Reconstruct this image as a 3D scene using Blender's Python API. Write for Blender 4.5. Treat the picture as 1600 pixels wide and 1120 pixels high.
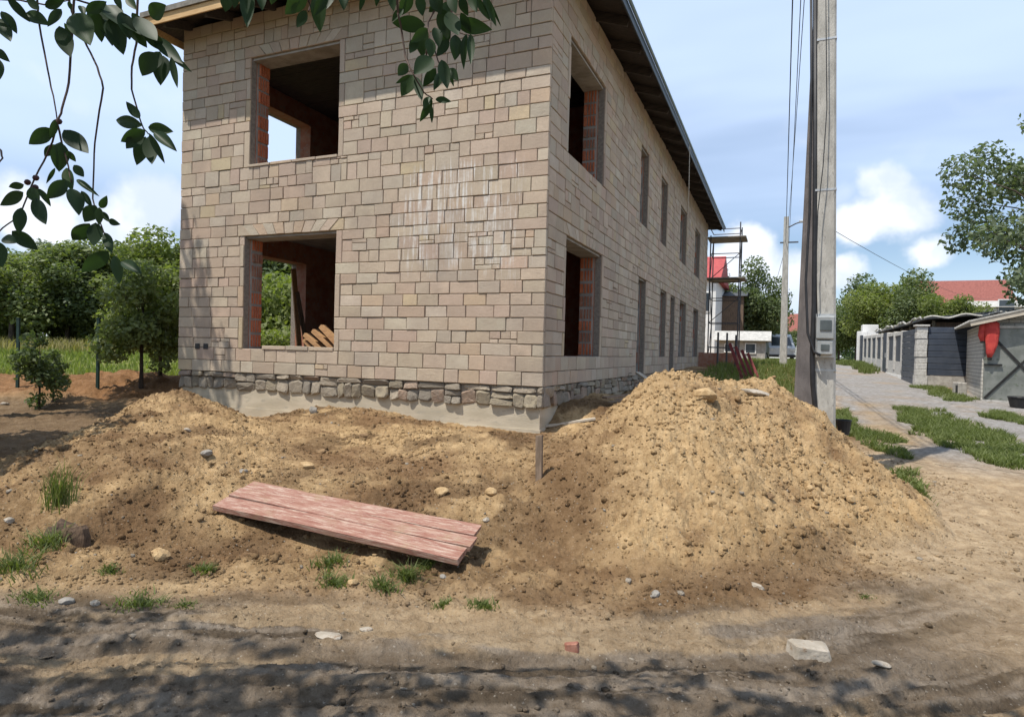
import bpy, bmesh, math, random
import numpy as np
from mathutils import Vector, Matrix
R = math.radians
for o in list(bpy.data.objects): bpy.data.objects.remove(o, do_unlink=True)
S = bpy.context.scene
COL = S.collection
# ---------------------------------------------------------------- camera (eye height 1.6 m, side street runs along +Y)
F = 986.0/1600.0
def _n(v): v = np.array(v, float); return v/np.linalg.norm(v)
_yc = _n((418, 2, -986)); _xc = _n((2328, -70, 986)); _xc = _n(_xc-_yc*_xc.dot(_yc)); _zc = np.cross(_xc, _yc)
CAMR = np.stack([_xc, _yc, _zc], 1).T          # camera axes -> world
EYE = np.array([0, 0, 1.6])
cam = bpy.data.cameras.new('camera'); cam.sensor_width = 36; cam.lens = 36*F
cam.clip_start = .05; cam.clip_end = 6000
camo = bpy.data.objects.new('camera', cam); COL.objects.link(camo)
m = Matrix.Identity(4)
for i in range(3):
    for j in range(3): m[i][j] = CAMR[i, j]
    m[i][3] = EYE[i]
camo.matrix_world = m
S.camera = camo
def spot(px, py, dist):
    """measured bearing in the photograph + real distance along the view axis -> place in the world"""
    return Vector(EYE + CAMR @ np.array([px-800, 560-py, -986.])/986.*dist)
def bearing(px, py): return _n(CAMR @ np.array([px-800, 560-py, -986.]))
def seen(p):
    c = CAMR.T @ (np.array(p, float)-EYE); d = -c[2]
    return 800+986*c[0]/d, 560-986*c[1]/d, d
# ---------------------------------------------------------------- node helper
def nd(nt, typ, ins=None, **props):
    n = nt.nodes.new(typ)
    for k, v in props.items(): setattr(n, k, v)
    for k, v in (ins or {}).items():
        s = n.inputs[k]
        if isinstance(v, bpy.types.NodeSocket): nt.links.new(v, s)
        elif isinstance(v, (tuple, list)) and len(v) == 3 and s.type == 'RGBA': s.default_value = (*v, 1)
        else: s.default_value = v
    return n
def mth(nt, op, a, b=None, clamp=False, c=None):
    n = nt.nodes.new('ShaderNodeMath'); n.operation = op; n.use_clamp = clamp
    for i, v in enumerate((a, b, c)):
        if v is None: continue
        if isinstance(v, bpy.types.NodeSocket): nt.links.new(v, n.inputs[i])
        else: n.inputs[i].default_value = v
    return n.outputs[0]
def vmt(nt, op, a, b=None):
    n = nt.nodes.new('ShaderNodeVectorMath'); n.operation = op
    for i, v in enumerate((a, b)):
        if v is None: continue
        if isinstance(v, bpy.types.NodeSocket): nt.links.new(v, n.inputs[i])
        else: n.inputs[i].default_value = v
    return n
def mixc(nt, f, a, b, bt='MIX'):
    n = nt.nodes.new('ShaderNodeMix'); n.data_type = 'RGBA'; n.blend_type = bt; n.clamp_factor = True
    for k, v in ((0, f), (6, a), (7, b)):
        if isinstance(v, bpy.types.NodeSocket): nt.links.new(v, n.inputs[k])
        elif k == 0: n.inputs[0].default_value = v
        else: n.inputs[k].default_value = (*v, 1)
    return n.outputs[2]
def rng_map(nt, v, a, b, c=0., d=1., smooth=True):
    n = nt.nodes.new('ShaderNodeMapRange'); n.interpolation_type = 'SMOOTHSTEP' if smooth else 'LINEAR'
    nt.links.new(v, n.inputs[0])
    for i, t in enumerate((a, b, c, d)): n.inputs[i+1].default_value = t
    return n.outputs[0]
# ---------------------------------------------------------------- sun and sky
SUN = Vector((.25, .408, -1.0)).normalized()
EL = math.asin(-SUN.z); AZ = math.atan2(-SUN.x, -SUN.y)
sl = bpy.data.lights.new('sun', 'SUN'); sl.energy = 4.3; sl.angle = R(.53); sl.color = (1, .945, .86)
so = bpy.data.objects.new('sun', sl); COL.objects.link(so)
so.rotation_euler = SUN.to_track_quat('-Z', 'Y').to_euler(); so.location = (-6, -10, 25)
W = bpy.data.worlds.new('World'); S.world = W; W.use_nodes = True
nt = W.node_tree; nt.nodes.clear()
sky = nd(nt, 'ShaderNodeTexSky', sky_type='NISHITA', sun_disc=False, sun_elevation=EL, sun_rotation=AZ, altitude=200, air_density=1.0, dust_density=.3, ozone_density=2.2)
gen = nd(nt, 'ShaderNodeTexCoord').outputs['Generated']
nrm = vmt(nt, 'NORMALIZE', gen).outputs[0]
sep = nd(nt, 'ShaderNodeSeparateXYZ', {0: nrm}); dz = sep.outputs[2]
# thin high veil, seen on a flat cloud deck
zz = mth(nt, 'ADD', mth(nt, 'MAXIMUM', dz, 0.0), .11)
deck = nd(nt, 'ShaderNodeCombineXYZ', {0: mth(nt, 'DIVIDE', sep.outputs[0], zz), 1: mth(nt, 'DIVIDE', sep.outputs[1], zz), 2: 0.0}).outputs[0]
mp = nd(nt, 'ShaderNodeMapping', {0: deck, 2: (0, 0, R(35)), 3: (.42, 1.0, 1)}).outputs[0]
ci = nd(nt, 'ShaderNodeTexNoise', {'Vector': mp, 'Scale': .75, 'Detail': 4, 'Roughness': .55, 'Distortion': .3}).outputs[0]
veil = mth(nt, 'MULTIPLY', rng_map(nt, ci, .24, .60, .42, .95), rng_map(nt, dz, .14, .26, .10, 1.0), True)
# heaped clouds
wv = nd(nt, 'ShaderNodeTexNoise', {'Vector': nrm, 'Scale': 15.0, 'Detail': 4, 'Roughness': .55}).outputs[1]
wv2 = vmt(nt, 'SCALE', vmt(nt, 'SUBTRACT', wv, (.5, .5, .5)).outputs[0]); wv2.inputs[3].default_value = .062
wd = vmt(nt, 'ADD', nrm, wv2.outputs[0]).outputs[0]
heap = None
for (px, py, r) in [(1380, 282, 36), (1402, 325, 48), (1345, 348, 40), (1450, 392, 34), (1325, 425, 32), (1172, 375, 34), (1160, 420, 60), (1235, 440, 55), (245, 322, 55), (200, 370, 70), (60, 340, 70),
                    (-300, 320, 100), (2150, 370, 110)]:
    b = bearing(px, py)
    df = vmt(nt, 'MULTIPLY', vmt(nt, 'SUBTRACT', wd, tuple(b)).outputs[0], (1, 1, 1.15)).outputs[0]
    ln = vmt(nt, 'LENGTH', df).outputs[1]
    rr = r/math.hypot(986, px-800, py-560)*1.12
    g = mth(nt, 'SUBTRACT', 1.0, mth(nt, 'DIVIDE', ln, rr))
    heap = g if heap is None else mth(nt, 'SMOOTH_MAX', heap, g, False, .25)
big = nd(nt, 'ShaderNodeTexNoise', {'Vector': nd(nt, 'ShaderNodeMapping', {0: wd, 3: (1, 1, 1.7)}).outputs[0], 'Scale': 4.2, 'Detail': 3, 'Roughness': .5}).outputs[0]
far = mth(nt, 'MULTIPLY', rng_map(nt, big, .56, .72), mth(nt, 'MULTIPLY', rng_map(nt, dz, .0, .05), rng_map(nt, dz, .42, .2)))
cum = mth(nt, 'MAXIMUM', mth(nt, 'MULTIPLY', rng_map(nt, heap, -.12, .5), .92), mth(nt, 'MULTIPLY', far, .75))
shd = nd(nt, 'ShaderNodeTexNoise', {'Vector': wd, 'Scale': 9.0, 'Detail': 4, 'Roughness': .5}).outputs[0]
ccol = mixc(nt, rng_map(nt, shd, .38, .62), (6.2, 7.0, 8.4), (8.6, 8.9, 9.4))
low = rng_map(nt, dz, .16, .0, 0., .55)
c1 = mixc(nt, low, sky.outputs[0], (6.6, 7.6, 9.2))
c2 = mixc(nt, veil, c1, (5.5, 6.85, 9.2))
c3 = mixc(nt, cum, c2, ccol)
bg = nd(nt, 'ShaderNodeBackground', {0: c3, 1: .1})
W.cycles.sampling_method = 'MANUAL'; W.cycles.sample_map_resolution = 256
nt.links.new(bg.outputs[0], nd(nt, 'ShaderNodeOutputWorld').inputs[0])
S.view_settings.view_transform = 'Standard'; S.view_settings.look = 'None'; S.view_settings.gamma = 1; S.view_settings.exposure = 0.4
S.view_settings.use_curve_mapping = False
# ---------------------------------------------------------------- terrain maths (metres; the camera stands over the origin)
CU, SU = 0.9205, 0.3903
def to_uv(x, y): return CU*x + SU*y, -SU*x + CU*y
def from_uv(u, v): return CU*u - SU*v, SU*u + CU*v
_tab = np.random.RandomState(7).rand(256, 256)
def vnoise(x, y):
    xi = np.floor(x).astype(np.int64); yi = np.floor(y).astype(np.int64)
    fx = x - xi; fy = y - yi
    fx = fx*fx*fx*(fx*(fx*6-15)+10); fy = fy*fy*fy*(fy*(fy*6-15)+10)
    a = _tab[xi & 255, yi & 255]; b = _tab[(xi+1) & 255, yi & 255]
    c = _tab[xi & 255, (yi+1) & 255]; d = _tab[(xi+1) & 255, (yi+1) & 255]
    return (a*(1-fx)+b*fx)*(1-fy) + (c*(1-fx)+d*fx)*fy - .5
def fbm(x, y, o=4, g=.5):
    s = 0.; a = 1.
    for k in range(o):
        s = s + a*vnoise(x + 17.3*k, y - 9.1*k); a *= g; x = x*2.03; y = y*2.03
    return s
_jx = np.random.RandomState(3).rand(256, 256); _jy = np.random.RandomState(4).rand(256, 256); _jr = np.random.RandomState(5).rand(256, 256)
def lumps(x, y, keep=.5):
    """round lumps of uneven size, 0..1"""
    xi = np.floor(x).astype(np.int64); yi = np.floor(y).astype(np.int64)
    out = np.zeros_like(x)
    for dx in (-1, 0, 1):
        for dy in (-1, 0, 1):
            i = (xi+dx) & 255; j = (yi+dy) & 255
            r = _jr[i, j]; rad = np.where(r < keep, .25 + .6*r/keep*.9, 0.0)
            d2 = ((xi+dx+_jx[i, j]-x)**2 + (yi+dy+_jy[i, j]-y)**2)
            out = np.maximum(out, rad*np.clip(1 - d2/np.maximum(rad, 1e-3)**2, 0, 1)**.6)
    return out
def sstep(a, b, t):
    t = np.clip((t-a)/(b-a), 0, 1); return t*t*(3-2*t)
def base_h(x, y):
    u, v = to_uv(x, y)
    h = np.clip(.045*(np.sqrt((v-4.7)**2 + .3) + (v-4.7))*.5, 0, 1.25)
    r = np.hypot(x, y)
    h = h*(1 - sstep(60, 120, r)) + 1.25*sstep(60, 120, r)*np.where(v > 0, 1, .2)
    site = sstep(4.5, 6.3, v)*sstep(-4.6, -2.8, u)*(1-sstep(1.4, 3.0, u))*(1-sstep(11, 15, v))
    h = h + .24*site
    h = h + .20*np.exp(-(((u+.65)/.85)**2 + ((v-7.6)/.8)**2))                       # light heap before the plinth
    h = h + .16*np.exp(-(((u+3.0)/1.2)**2 + ((v-9.6)/1.2)**2))
    wall = sstep(8.6, 9.6, y)*(1-sstep(-1.9, -.9, x))*sstep(-6, -3.2, x)*(1-sstep(24, 30, y))
    h = h + .30*wall
    h = h + .30*np.exp(-(((u+9.2)/2.6)**2 + ((v-14.5)/1.7)**2)) + .25*sstep(16, 22, v)*(1-sstep(-6, -3, u))*np.exp(-((v-22)/9)**2)
    return h
RA = np.radians([-180, -135, -112, -90, -52, 0, 45, 90, 135, 180])
RR = np.array([1.5, 2.5, 3.5, 3.2, 2.1, 1.32, 1.5, 1.8, 1.55, 1.5])
def seg(u, v, a, b):
    ax, ay = a; bx, by = b; dx, dy = bx-ax, by-ay
    t = np.clip(((u-ax)*dx + (v-ay)*dy)/(dx*dx+dy*dy), 0, 1)
    return u-(ax+t*dx), v-(ay+t*dy), t
def mound_big(x, y):
    u, v = to_uv(x, y)
    u = u + .12*fbm(x*1.3, y*1.3, 3); v = v + .12*fbm(x*1.3+40, y*1.3, 3)
    du, dv, t = seg(u, v, (1.95, 7.35), (3.02, 7.75))
    d = np.hypot(du, dv); R = np.interp(np.arctan2(dv, du), RA, RR)
    q = d/R
    f = 1 - q - .05*np.sqrt(q*q+.02)
    f = np.where(f > .84, .84 + (f-.84)*.35, f)*1.04
    m = (1.18+.2*t)*f*(1 + .05*fbm(x*2.1, y*2.1, 2)) - .02
    return m
def mound_left(x, y):
    u, v = to_uv(x, y)
    u = u + .2*fbm(x*1.1+7, y*1.1, 3)
    du, dv, t = seg(u, v, (-5.0, 9.3), (-3.75, 5.5))
    w = 1.02 + .7*t
    d = np.hypot(du, dv)/w
    return (.66*(1-t)+.34*t)*(np.exp(-d*d*1.1)*1.16 - .16) + .0
# ---------------------------------------------------------------- object helpers
def tag(o, label=None, cat=None, group=None, kind=None):
    for k, v in (('label', label), ('category', cat), ('group', group), ('kind', kind)):
        if v: o[k] = v
    return o
def thing(name, label, cat, loc=(0, 0, 0), rz=0, group=None):
    o = bpy.data.objects.new(name, None); COL.objects.link(o)
    o.empty_display_size = .1; o.location = loc; o.rotation_euler = (0, 0, rz)
    return tag(o, label, cat, group)
def link(name, me, parent=None, loc=None, rot=None, scale=None):
    o = bpy.data.objects.new(name, me); COL.objects.link(o); o.parent = parent
    if loc is not None: o.location = loc
    if rot is not None: o.rotation_euler = rot
    if scale is not None: o.scale = scale
    return o
class MB:
    def __init__(self): self.v = []; self.f = []; self.t = []
    def add(self, vs, fs, tint=None):
        b = len(self.v); self.v += [tuple(p) for p in vs]; self.f += [tuple(i+b for i in f) for f in fs]
        self.t += [tint or (1, 1, 1)]*len(fs); return self
    def hexa(self, p, tint=None):      # 8 points: bottom ring then top ring
        return self.add(p, [(3, 2, 1, 0), (4, 5, 6, 7), (0, 1, 5, 4), (1, 2, 6, 5), (2, 3, 7, 6), (3, 0, 4, 7)], tint)
    def box(self, x0, x1, y0, y1, z0, z1, tint=None):
        return self.hexa([(x0, y0, z0), (x1, y0, z0), (x1, y1, z0), (x0, y1, z0), (x0, y0, z1), (x1, y0, z1), (x1, y1, z1), (x0, y1, z1)], tint)
    def bbox(self, x0, x1, y0, y1, z0, z1, b=.006, tint=None):   # box with chamfered edges
        xs = (x0, x1); ys = (y0, y1); zs = (z0, z1); vs = []; idx = {}
        for i in (0, 1):
            for j in (0, 1):
                for k in (0, 1):
                    sx, sy, sz = (1, -1)[i], (1, -1)[j], (1, -1)[k]
                    for ax in range(3):
                        p = [xs[i]+sx*b, ys[j]+sy*b, zs[k]+sz*b]; p[ax] = (xs[i], ys[j], zs[k])[ax]
                        idx[(i, j, k, ax)] = len(vs); vs.append(p)
        fs = []
        for ax in range(3):
            for s in (0, 1):
                q = []
                for (a, c) in ((0, 0), (1, 0), (1, 1), (0, 1)):
                    t = [0, 0, 0]; t[ax] = s; t[(ax+1) % 3] = a; t[(ax+2) % 3] = c; q.append(idx[(*t, ax)])
                fs.append(tuple(q if s else q[::-1]))
        for ax in range(3):          # edges parallel to ax
            b1, b2 = (ax+1) % 3, (ax+2) % 3
            for a in (0, 1):
                for c in (0, 1):
                    q = []
                    for s in (0, 1):
                        t = [0, 0, 0]; t[ax] = s; t[b1] = a; t[b2] = c
                        q.append((idx[(*t, b1)], idx[(*t, b2)]))
                    f = (q[0][0], q[0][1], q[1][1], q[1][0]); fs.append(f if (a == c) else f[::-1])
        for i in (0, 1):
            for j in (0, 1):
                for k in (0, 1): 
                    f = (idx[(i, j, k, 0)], idx[(i, j, k, 1)], idx[(i, j, k, 2)]); fs.append(f if (i+j+k) % 2 else f[::-1])
        return self.add(vs, fs, tint)
    def beam(self, p, q, w, h, up=(0, 0, 1), tint=None):
        p = Vector(p); q = Vector(q); d = (q-p).normalized(); up = Vector(up)
        s = d.cross(up)
        if s.length < 1e-4: s = d.cross(Vector((1, 0, 0)))
        s.normalize(); n = s.cross(d)
        pts = [c + s*a*w/2 + n*b*h/2 for c in (p, q) for (a, b) in ((-1, -1), (1, -1), (1, 1), (-1, 1))]
        return self.hexa(pts, tint)
    def tube(self, pts, rad, n=8, tint=None, cap=True):
        pts = [Vector(p) for p in pts]; k = len(pts)
        if not hasattr(rad, '__len__'): rad = [rad]*k
        vs = []; fs = []; s = None
        for i, p in enumerate(pts):
            d = (pts[min(i+1, k-1)] - pts[max(i-1, 0)]).normalized()
            if s is None:
                s = d.cross(Vector((0, 0, 1)))
                if s.length < .05: s = d.cross(Vector((1, 0, 0)))
            s = (s - d*s.dot(d)).normalized(); t = d.cross(s)
            for j in range(n):
                a = 2*math.pi*j/n; vs.append(p + (s*math.cos(a) + t*math.sin(a))*rad[i])
        for i in range(k-1):
            for j in range(n): fs.append((i*n+j, i*n+(j+1) % n, (i+1)*n+(j+1) % n, (i+1)*n+j))
        if cap: fs += [tuple(range(n))[::-1], tuple((k-1)*n+j for j in range(n))]
        return self.add(vs, fs, tint)
    def mesh(self, name, mat, smooth=False, tint=False):
        me = bpy.data.meshes.new(name); me.from_pydata(self.v, [], self.f); me.materials.append(mat)
        if tint:
            a = me.attributes.new('tint', 'FLOAT_COLOR', 'FACE')
            a.data.foreach_set('color', np.array([(*t, 1) for t in self.t], np.float32).ravel())
        if smooth: me.polygons.foreach_set('use_smooth', [True]*len(me.polygons))
        me.update(); return me
    def build(self, name, mat, parent=None, loc=None, smooth=False, tint=False, rot=None):
        return link(name, self.mesh(name, mat, smooth, tint), parent, loc, rot)
def np_mesh(name, V, Q, mat, colors=None, smooth=False, attr='tint', tri=False):
    me = bpy.data.meshes.new(name); k = 3 if tri else 4
    me.vertices.add(len(V)); me.vertices.foreach_set('co', np.asarray(V, np.float32).ravel())
    n = len(Q); me.loops.add(n*k); me.loops.foreach_set('vertex_index', np.asarray(Q, np.int32).ravel())
    me.polygons.add(n); me.polygons.foreach_set('loop_start', np.arange(n, dtype=np.int32)*k)
    me.polygons.foreach_set('loop_total', np.full(n, k, np.int32))
    if smooth: me.polygons.foreach_set('use_smooth', np.ones(n, bool))
    me.materials.append(mat)
    if colors is not None:
        a = me.attributes.new(attr, 'FLOAT_COLOR', 'POINT' if len(colors) == len(V) else 'FACE')
        a.data.foreach_set('color', np.concatenate([colors, np.ones((len(colors), 1))], 1).astype(np.float32).ravel())
    me.update(calc_edges=True); return me
# ---------------------------------------------------------------- materials
def new_mat(name):
    m = bpy.data.materials.new(name); m.use_nodes = True; nt = m.node_tree; nt.nodes.clear()
    b = nt.nodes.new('ShaderNodeBsdfPrincipled'); o = nt.nodes.new('ShaderNodeOutputMaterial')
    nt.links.new(b.outputs[0], o.inputs[0]); return m, nt, b
def put(nt, sock, v):
    if isinstance(v, bpy.types.NodeSocket): nt.links.new(v, sock)
    elif hasattr(v, '__len__'): sock.default_value = (*v, 1)
    else: sock.default_value = v
def noise(nt, scale, detail=4, rough=.55, vec=None, stretch=None, out=0, dist=0):
    if vec is None: vec = nd(nt, 'ShaderNodeTexCoord').outputs['Object']
    if stretch: vec = nd(nt, 'ShaderNodeMapping', {0: vec, 3: stretch}).outputs[0]
    return nd(nt, 'ShaderNodeTexNoise', {'Vector': vec, 'Scale': scale, 'Detail': detail, 'Roughness': rough, 'Distortion': dist}).outputs[out]
def simple(name, a, b, rough=.8, scale=6, metal=0, bump=.0, bscale=60, stretch=None, lo=.35, hi=.65, world=False, third=None, spec=.3):
    m, nt, B = new_mat(name)
    vec = nd(nt, 'ShaderNodeNewGeometry').outputs['Position'] if world else None
    c = mixc(nt, rng_map(nt, noise(nt, scale, 6, .6, vec, stretch), lo, hi), a, b)
    if third: c = mixc(nt, rng_map(nt, noise(nt, scale*3.1, 5, .65, vec, stretch), .55, .68), c, third)
    put(nt, B.inputs['Base Color'], c); B.inputs['Roughness'].default_value = rough; B.inputs['Metallic'].default_value = metal
    B.inputs['Specular IOR Level'].default_value = spec
    if bump:
        bn = nd(nt, 'ShaderNodeBump', {'Strength': bump, 'Distance': .02, 'Height': noise(nt, bscale, 5, .6, vec, stretch)})
        nt.links.new(bn.outputs[0], B.inputs['Normal'])
    return m
M = {}
M['concrete'] = simple('concrete', (.30, .28, .25), (.43, .405, .36), .9, 5, bump=.25, bscale=70, third=(.24, .225, .2))
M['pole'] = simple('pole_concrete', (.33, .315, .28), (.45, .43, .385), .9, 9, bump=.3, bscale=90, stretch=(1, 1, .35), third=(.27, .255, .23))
M['brace'] = simple('brace_concrete_shaded', (.125, .112, .108), (.185, .165, .158), .9, 7, bump=.3, bscale=80, stretch=(1, 1, .4))  # pole concrete darkened: the brace's shaded face is put into the colour
M['plinth'] = simple('plinth_concrete', (.40, .345, .255), (.50, .435, .33), .9, 2.5, bump=.2, bscale=40, stretch=(.5, .5, 2), third=(.36, .32, .25))
M['mortar'] = simple('mortar', (.20, .172, .145), (.28, .245, .205), .95, 20, bump=.4)
M['clay'] = simple('clay_block', (.42, .115, .05), (.52, .17, .08), .85, 12, bump=.25, bscale=90, third=(.33, .22, .17))
M['claywall'] = simple('clay_wall', (.30, .12, .07), (.36, .2, .14), .9, 5, bump=.3, bscale=40, third=(.26, .23, .2))
M['slab'] = simple('slab', (.25, .235, .21), (.36, .34, .31), .9, 4, bump=.2)
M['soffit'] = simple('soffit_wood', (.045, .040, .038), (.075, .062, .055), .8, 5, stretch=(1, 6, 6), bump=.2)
M['newwood'] = simple('new_wood', (.50, .32, .15), (.60, .40, .20), .7, 4, stretch=(1, 8, 8), bump=.1)
M['lumber'] = simple('lumber', (.34, .19, .09), (.48, .29, .14), .75, 6, stretch=(1, 6, 6), bump=.15)
M['oldwood'] = simple('old_wood', (.16, .115, .08), (.26, .19, .135), .85, 8, stretch=(3, 3, .5), bump=.3)
M['greywood'] = simple('grey_wood', (.40, .35, .28), (.52, .46, .37), .85, 8, stretch=(1, 5, 5), bump=.2)
M['roofmetal'] = simple('roof_metal', (.045, .06, .07), (.06, .075, .085), .45, 3, metal=.2)
M['drip'] = simple('drip_edge', (.20, .28, .31), (.26, .34, .37), .4, 3, metal=.3)
M['roofedge'] = simple('roof_edge', (.15, .14, .12), (.25, .23, .2), .85, 6)
M['steel'] = simple('scaffold_steel', (.055, .06, .07), (.10, .09, .085), .6, 12, metal=.3)
M['plat'] = simple('platform_wood', (.14, .13, .11), (.22, .2, .17), .85, 6)
M['darkred'] = simple('dark_red_metal', (.12, .022, .022), (.19, .035, .03), .6, 6)
M['redroof'] = simple('red_roof', (.31, .05, .048), (.38, .07, .06), .6, 4)
M['tileroof'] = simple('tile_roof', (.185, .062, .048), (.25, .088, .068), .8, 8, bump=.4, bscale=16)
M['white'] = simple('whitewash', (.62, .61, .58), (.72, .71, .68), .85, 3)
M['cream'] = simple('cream_wall', (.55, .5, .4), (.64, .58, .48), .85, 3)
M['anthracite'] = simple('anthracite_panel', (.045, .055, .075), (.06, .07, .09), .45, 3)
M['fenceblock'] = simple('fence_block', (.40, .385, .355), (.56, .54, .5), .9, 14, bump=.3, third=(.28, .27, .25))
M['asbestos'] = simple('asbestos_sheet', (.33, .32, .29), (.46, .44, .4), .9, 5, bump=.2, third=(.22, .21, .19))
M['shedwood'] = simple('shed_wood', (.10, .07, .05), (.19, .13, .09), .9, 6, stretch=(4, 4, .5))
M['tar'] = simple('tar_roof', (.05, .055, .06), (.08, .085, .09), .7, 4)
M['garagedoor'] = simple('garage_door', (.16, .17, .15), (.24, .245, .22), .5, 2.5, metal=.3, third=(.12, .14, .10), bump=.05)
M['blacksteel'] = simple('black_steel', (.02, .02, .02), (.035, .033, .03), .5, 8, metal=.3)
M['jacket'] = simple('red_cloth', (.40, .045, .04), (.52, .07, .055), .9, 8, bump=.2, bscale=60)
M['cable'] = simple('black_cable', (.018, .018, .02), (.028, .028, .03), .5, 8)
M['strap'] = simple('steel_strap', (.42, .42, .41), (.55, .55, .54), .45, 9, metal=.6)
M['meter'] = simple('meter_housing', (.25, .26, .255), (.33, .34, .335), .35, 6, spec=.5)
M['meterface'] = simple('meter_face', (.05, .06, .06), (.08, .09, .09), .15, 6, spec=.6)
M['bucket'] = simple('black_bucket', (.018, .018, .02), (.03, .03, .03), .5, 5)
M['postgreen'] = simple('green_post', (.012, .03, .024), (.02, .045, .035), .5, 5)
M['teal'] = simple('teal_fence', (.03, .15, .16), (.045, .19, .2), .5, 5)
M['bark'] = simple('bark', (.045, .033, .025), (.10, .078, .06), .95, 14, stretch=(1, 1, .3), bump=.5)
M['twig'] = simple('twig', (.055, .035, .028), (.10, .065, .05), .8, 20)
M['vanpaint'] = simple('van_paint', (.42, .44, .46), (.48, .50, .52), .25, 2, spec=.5)
M['vanglass'] = simple('van_glass', (.03, .04, .05), (.05, .06, .07), .08, 2, spec=.6)
M['rubber'] = simple('rubber', (.02, .02, .02), (.03, .03, .03), .8, 4)
M['stone_pale'] = simple('pale_stone', (.27, .232, .18), (.37, .325, .265), .9, 9, bump=.5, bscale=30, third=(.22, .16, .105))
M['stone_grey'] = simple('grey_stone', (.20, .182, .155), (.29, .265, .23), .9, 9, bump=.4, bscale=40)
M['clod'] = simple('soil_clod', (.34, .225, .11), (.47, .33, .175), .95, 14, bump=.5, bscale=60, third=(.24, .145, .07))
M['clod_dark'] = simple('dark_soil_clod', (.15, .095, .05), (.26, .165, .085), .95, 14, bump=.5, bscale=60)
M['brickred'] = simple('brick_red', (.22, .085, .055), (.33, .16, .11), .9, 20, bump=.3)
M['berry'] = simple('dark_berry', (.035, .012, .012), (.06, .02, .018), .4, 6)
M['root'] = simple('stump_wood', (.05, .032, .022), (.13, .085, .055), .95, 20, stretch=(1, 1, .3), bump=.6)
# dressed facing stone: tint per block, saw marks, lime streaks where water ran down the front
def stone_mat():
    m, nt, B = new_mat('facing_stone')
    geo = nd(nt, 'ShaderNodeNewGeometry'); pos = geo.outputs['Position']
    at = nd(nt, 'ShaderNodeAttribute', attribute_name='tint').outputs[0]
    c = mixc(nt, mth(nt, 'MULTIPLY', rng_map(nt, noise(nt, 3.5, 5, .6, pos), .3, .7), .35), at, (.36, .27, .215))
    c = mixc(nt, mth(nt, 'MULTIPLY', rng_map(nt, noise(nt, 38, 5, .7, pos, (1, 1, .45)), .35, .75), .5), c, mixc(nt, .5, at, (.30, .24, .19)))
    c = mixc(nt, mth(nt, 'MULTIPLY', rng_map(nt, noise(nt, 150, 3, .7, pos), .5, .75), .35), c, (.62, .55, .46))
    # lime bloom: patch on the front wall, fading out at its rim, drawn down in streaks
    sp = nd(nt, 'ShaderNodeSeparateXYZ', {0: pos})
    px = rng_map(nt, mth(nt, 'ABSOLUTE', mth(nt, 'SUBTRACT', mth(nt, 'ADD', sp.outputs[0], mth(nt, 'MULTIPLY', noise(nt, 1.3, 3, .5, pos), .9)), HX-1.0)), 1.95, .75)
    pz = rng_map(nt, mth(nt, 'ABSOLUTE', mth(nt, 'SUBTRACT', mth(nt, 'ADD', sp.outputs[2], mth(nt, 'MULTIPLY', noise(nt, 2.3, 3, .5, pos), 1.0)), HZ+3.0)), 1.55, .6)
    py = rng_map(nt, sp.outputs[1], HY+.05, HY+.02)
    st = noise(nt, 5.2, 5, .7, pos, (5.5, 5.5, .22)); st2 = noise(nt, 9, 4, .7, pos, (1.0, 1.0, .5))
    msk = mth(nt, 'MULTIPLY', mth(nt, 'MULTIPLY', px, pz), py)
    wt = mth(nt, 'MULTIPLY', rng_map(nt, mth(nt, 'ADD', mth(nt, 'MULTIPLY', msk, .30), mth(nt, 'ADD', mth(nt, 'MULTIPLY', st, .7), mth(nt, 'MULTIPLY', st2, .3))), .77, .95), mth(nt, 'MULTIPLY', msk, 1.1), True)
    c = mixc(nt, wt, c, (.66, .64, .63))
    hs = nd(nt, 'ShaderNodeHueSaturation', {'Saturation': .93, 'Value': .93, 'Color': mixc(nt, 1.0, c, (1.0, .983, .915), 'MULTIPLY')}); c = hs.outputs[0]
    stain = mth(nt, 'MULTIPLY', rng_map(nt, noise(nt, 1.1, 5, .65, pos, (1, 1, .6)), .48, .72), .38)
    c = mixc(nt, stain, c, (.25, .205, .17))
    put(nt, B.inputs['Base Color'], c); B.inputs['Roughness'].default_value = .92; B.inputs['Specular IOR Level'].default_value = .2
    h = mth(nt, 'ADD', noise(nt, 30, 6, .65, pos), mth(nt, 'MULTIPLY', noise(nt, 110, 3, .6, pos), .5))
    nt.links.new(nd(nt, 'ShaderNodeBump', {'Strength': .5, 'Distance': .016, 'Height': h}).outputs[0], B.inputs['Normal'])
    return m
def rubble_mat():
    m, nt, B = new_mat('rubble_stone')
    pos = nd(nt, 'ShaderNodeNewGeometry').outputs['Position']
    at = nd(nt, 'ShaderNodeAttribute', attribute_name='tint').outputs[0]
    c = mixc(nt, rng_map(nt, noise(nt, 14, 6, .7, pos), .3, .7), at, mixc(nt, .6, at, (.16, .135, .11)))
    put(nt, B.inputs['Base Color'], c); B.inputs['Roughness'].default_value = .95
    nt.links.new(nd(nt, 'ShaderNodeBump', {'Strength': .6, 'Distance': .03, 'Height': noise(nt, 26, 6, .65, pos)}).outputs[0], B.inputs['Normal'])
    return m
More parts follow.
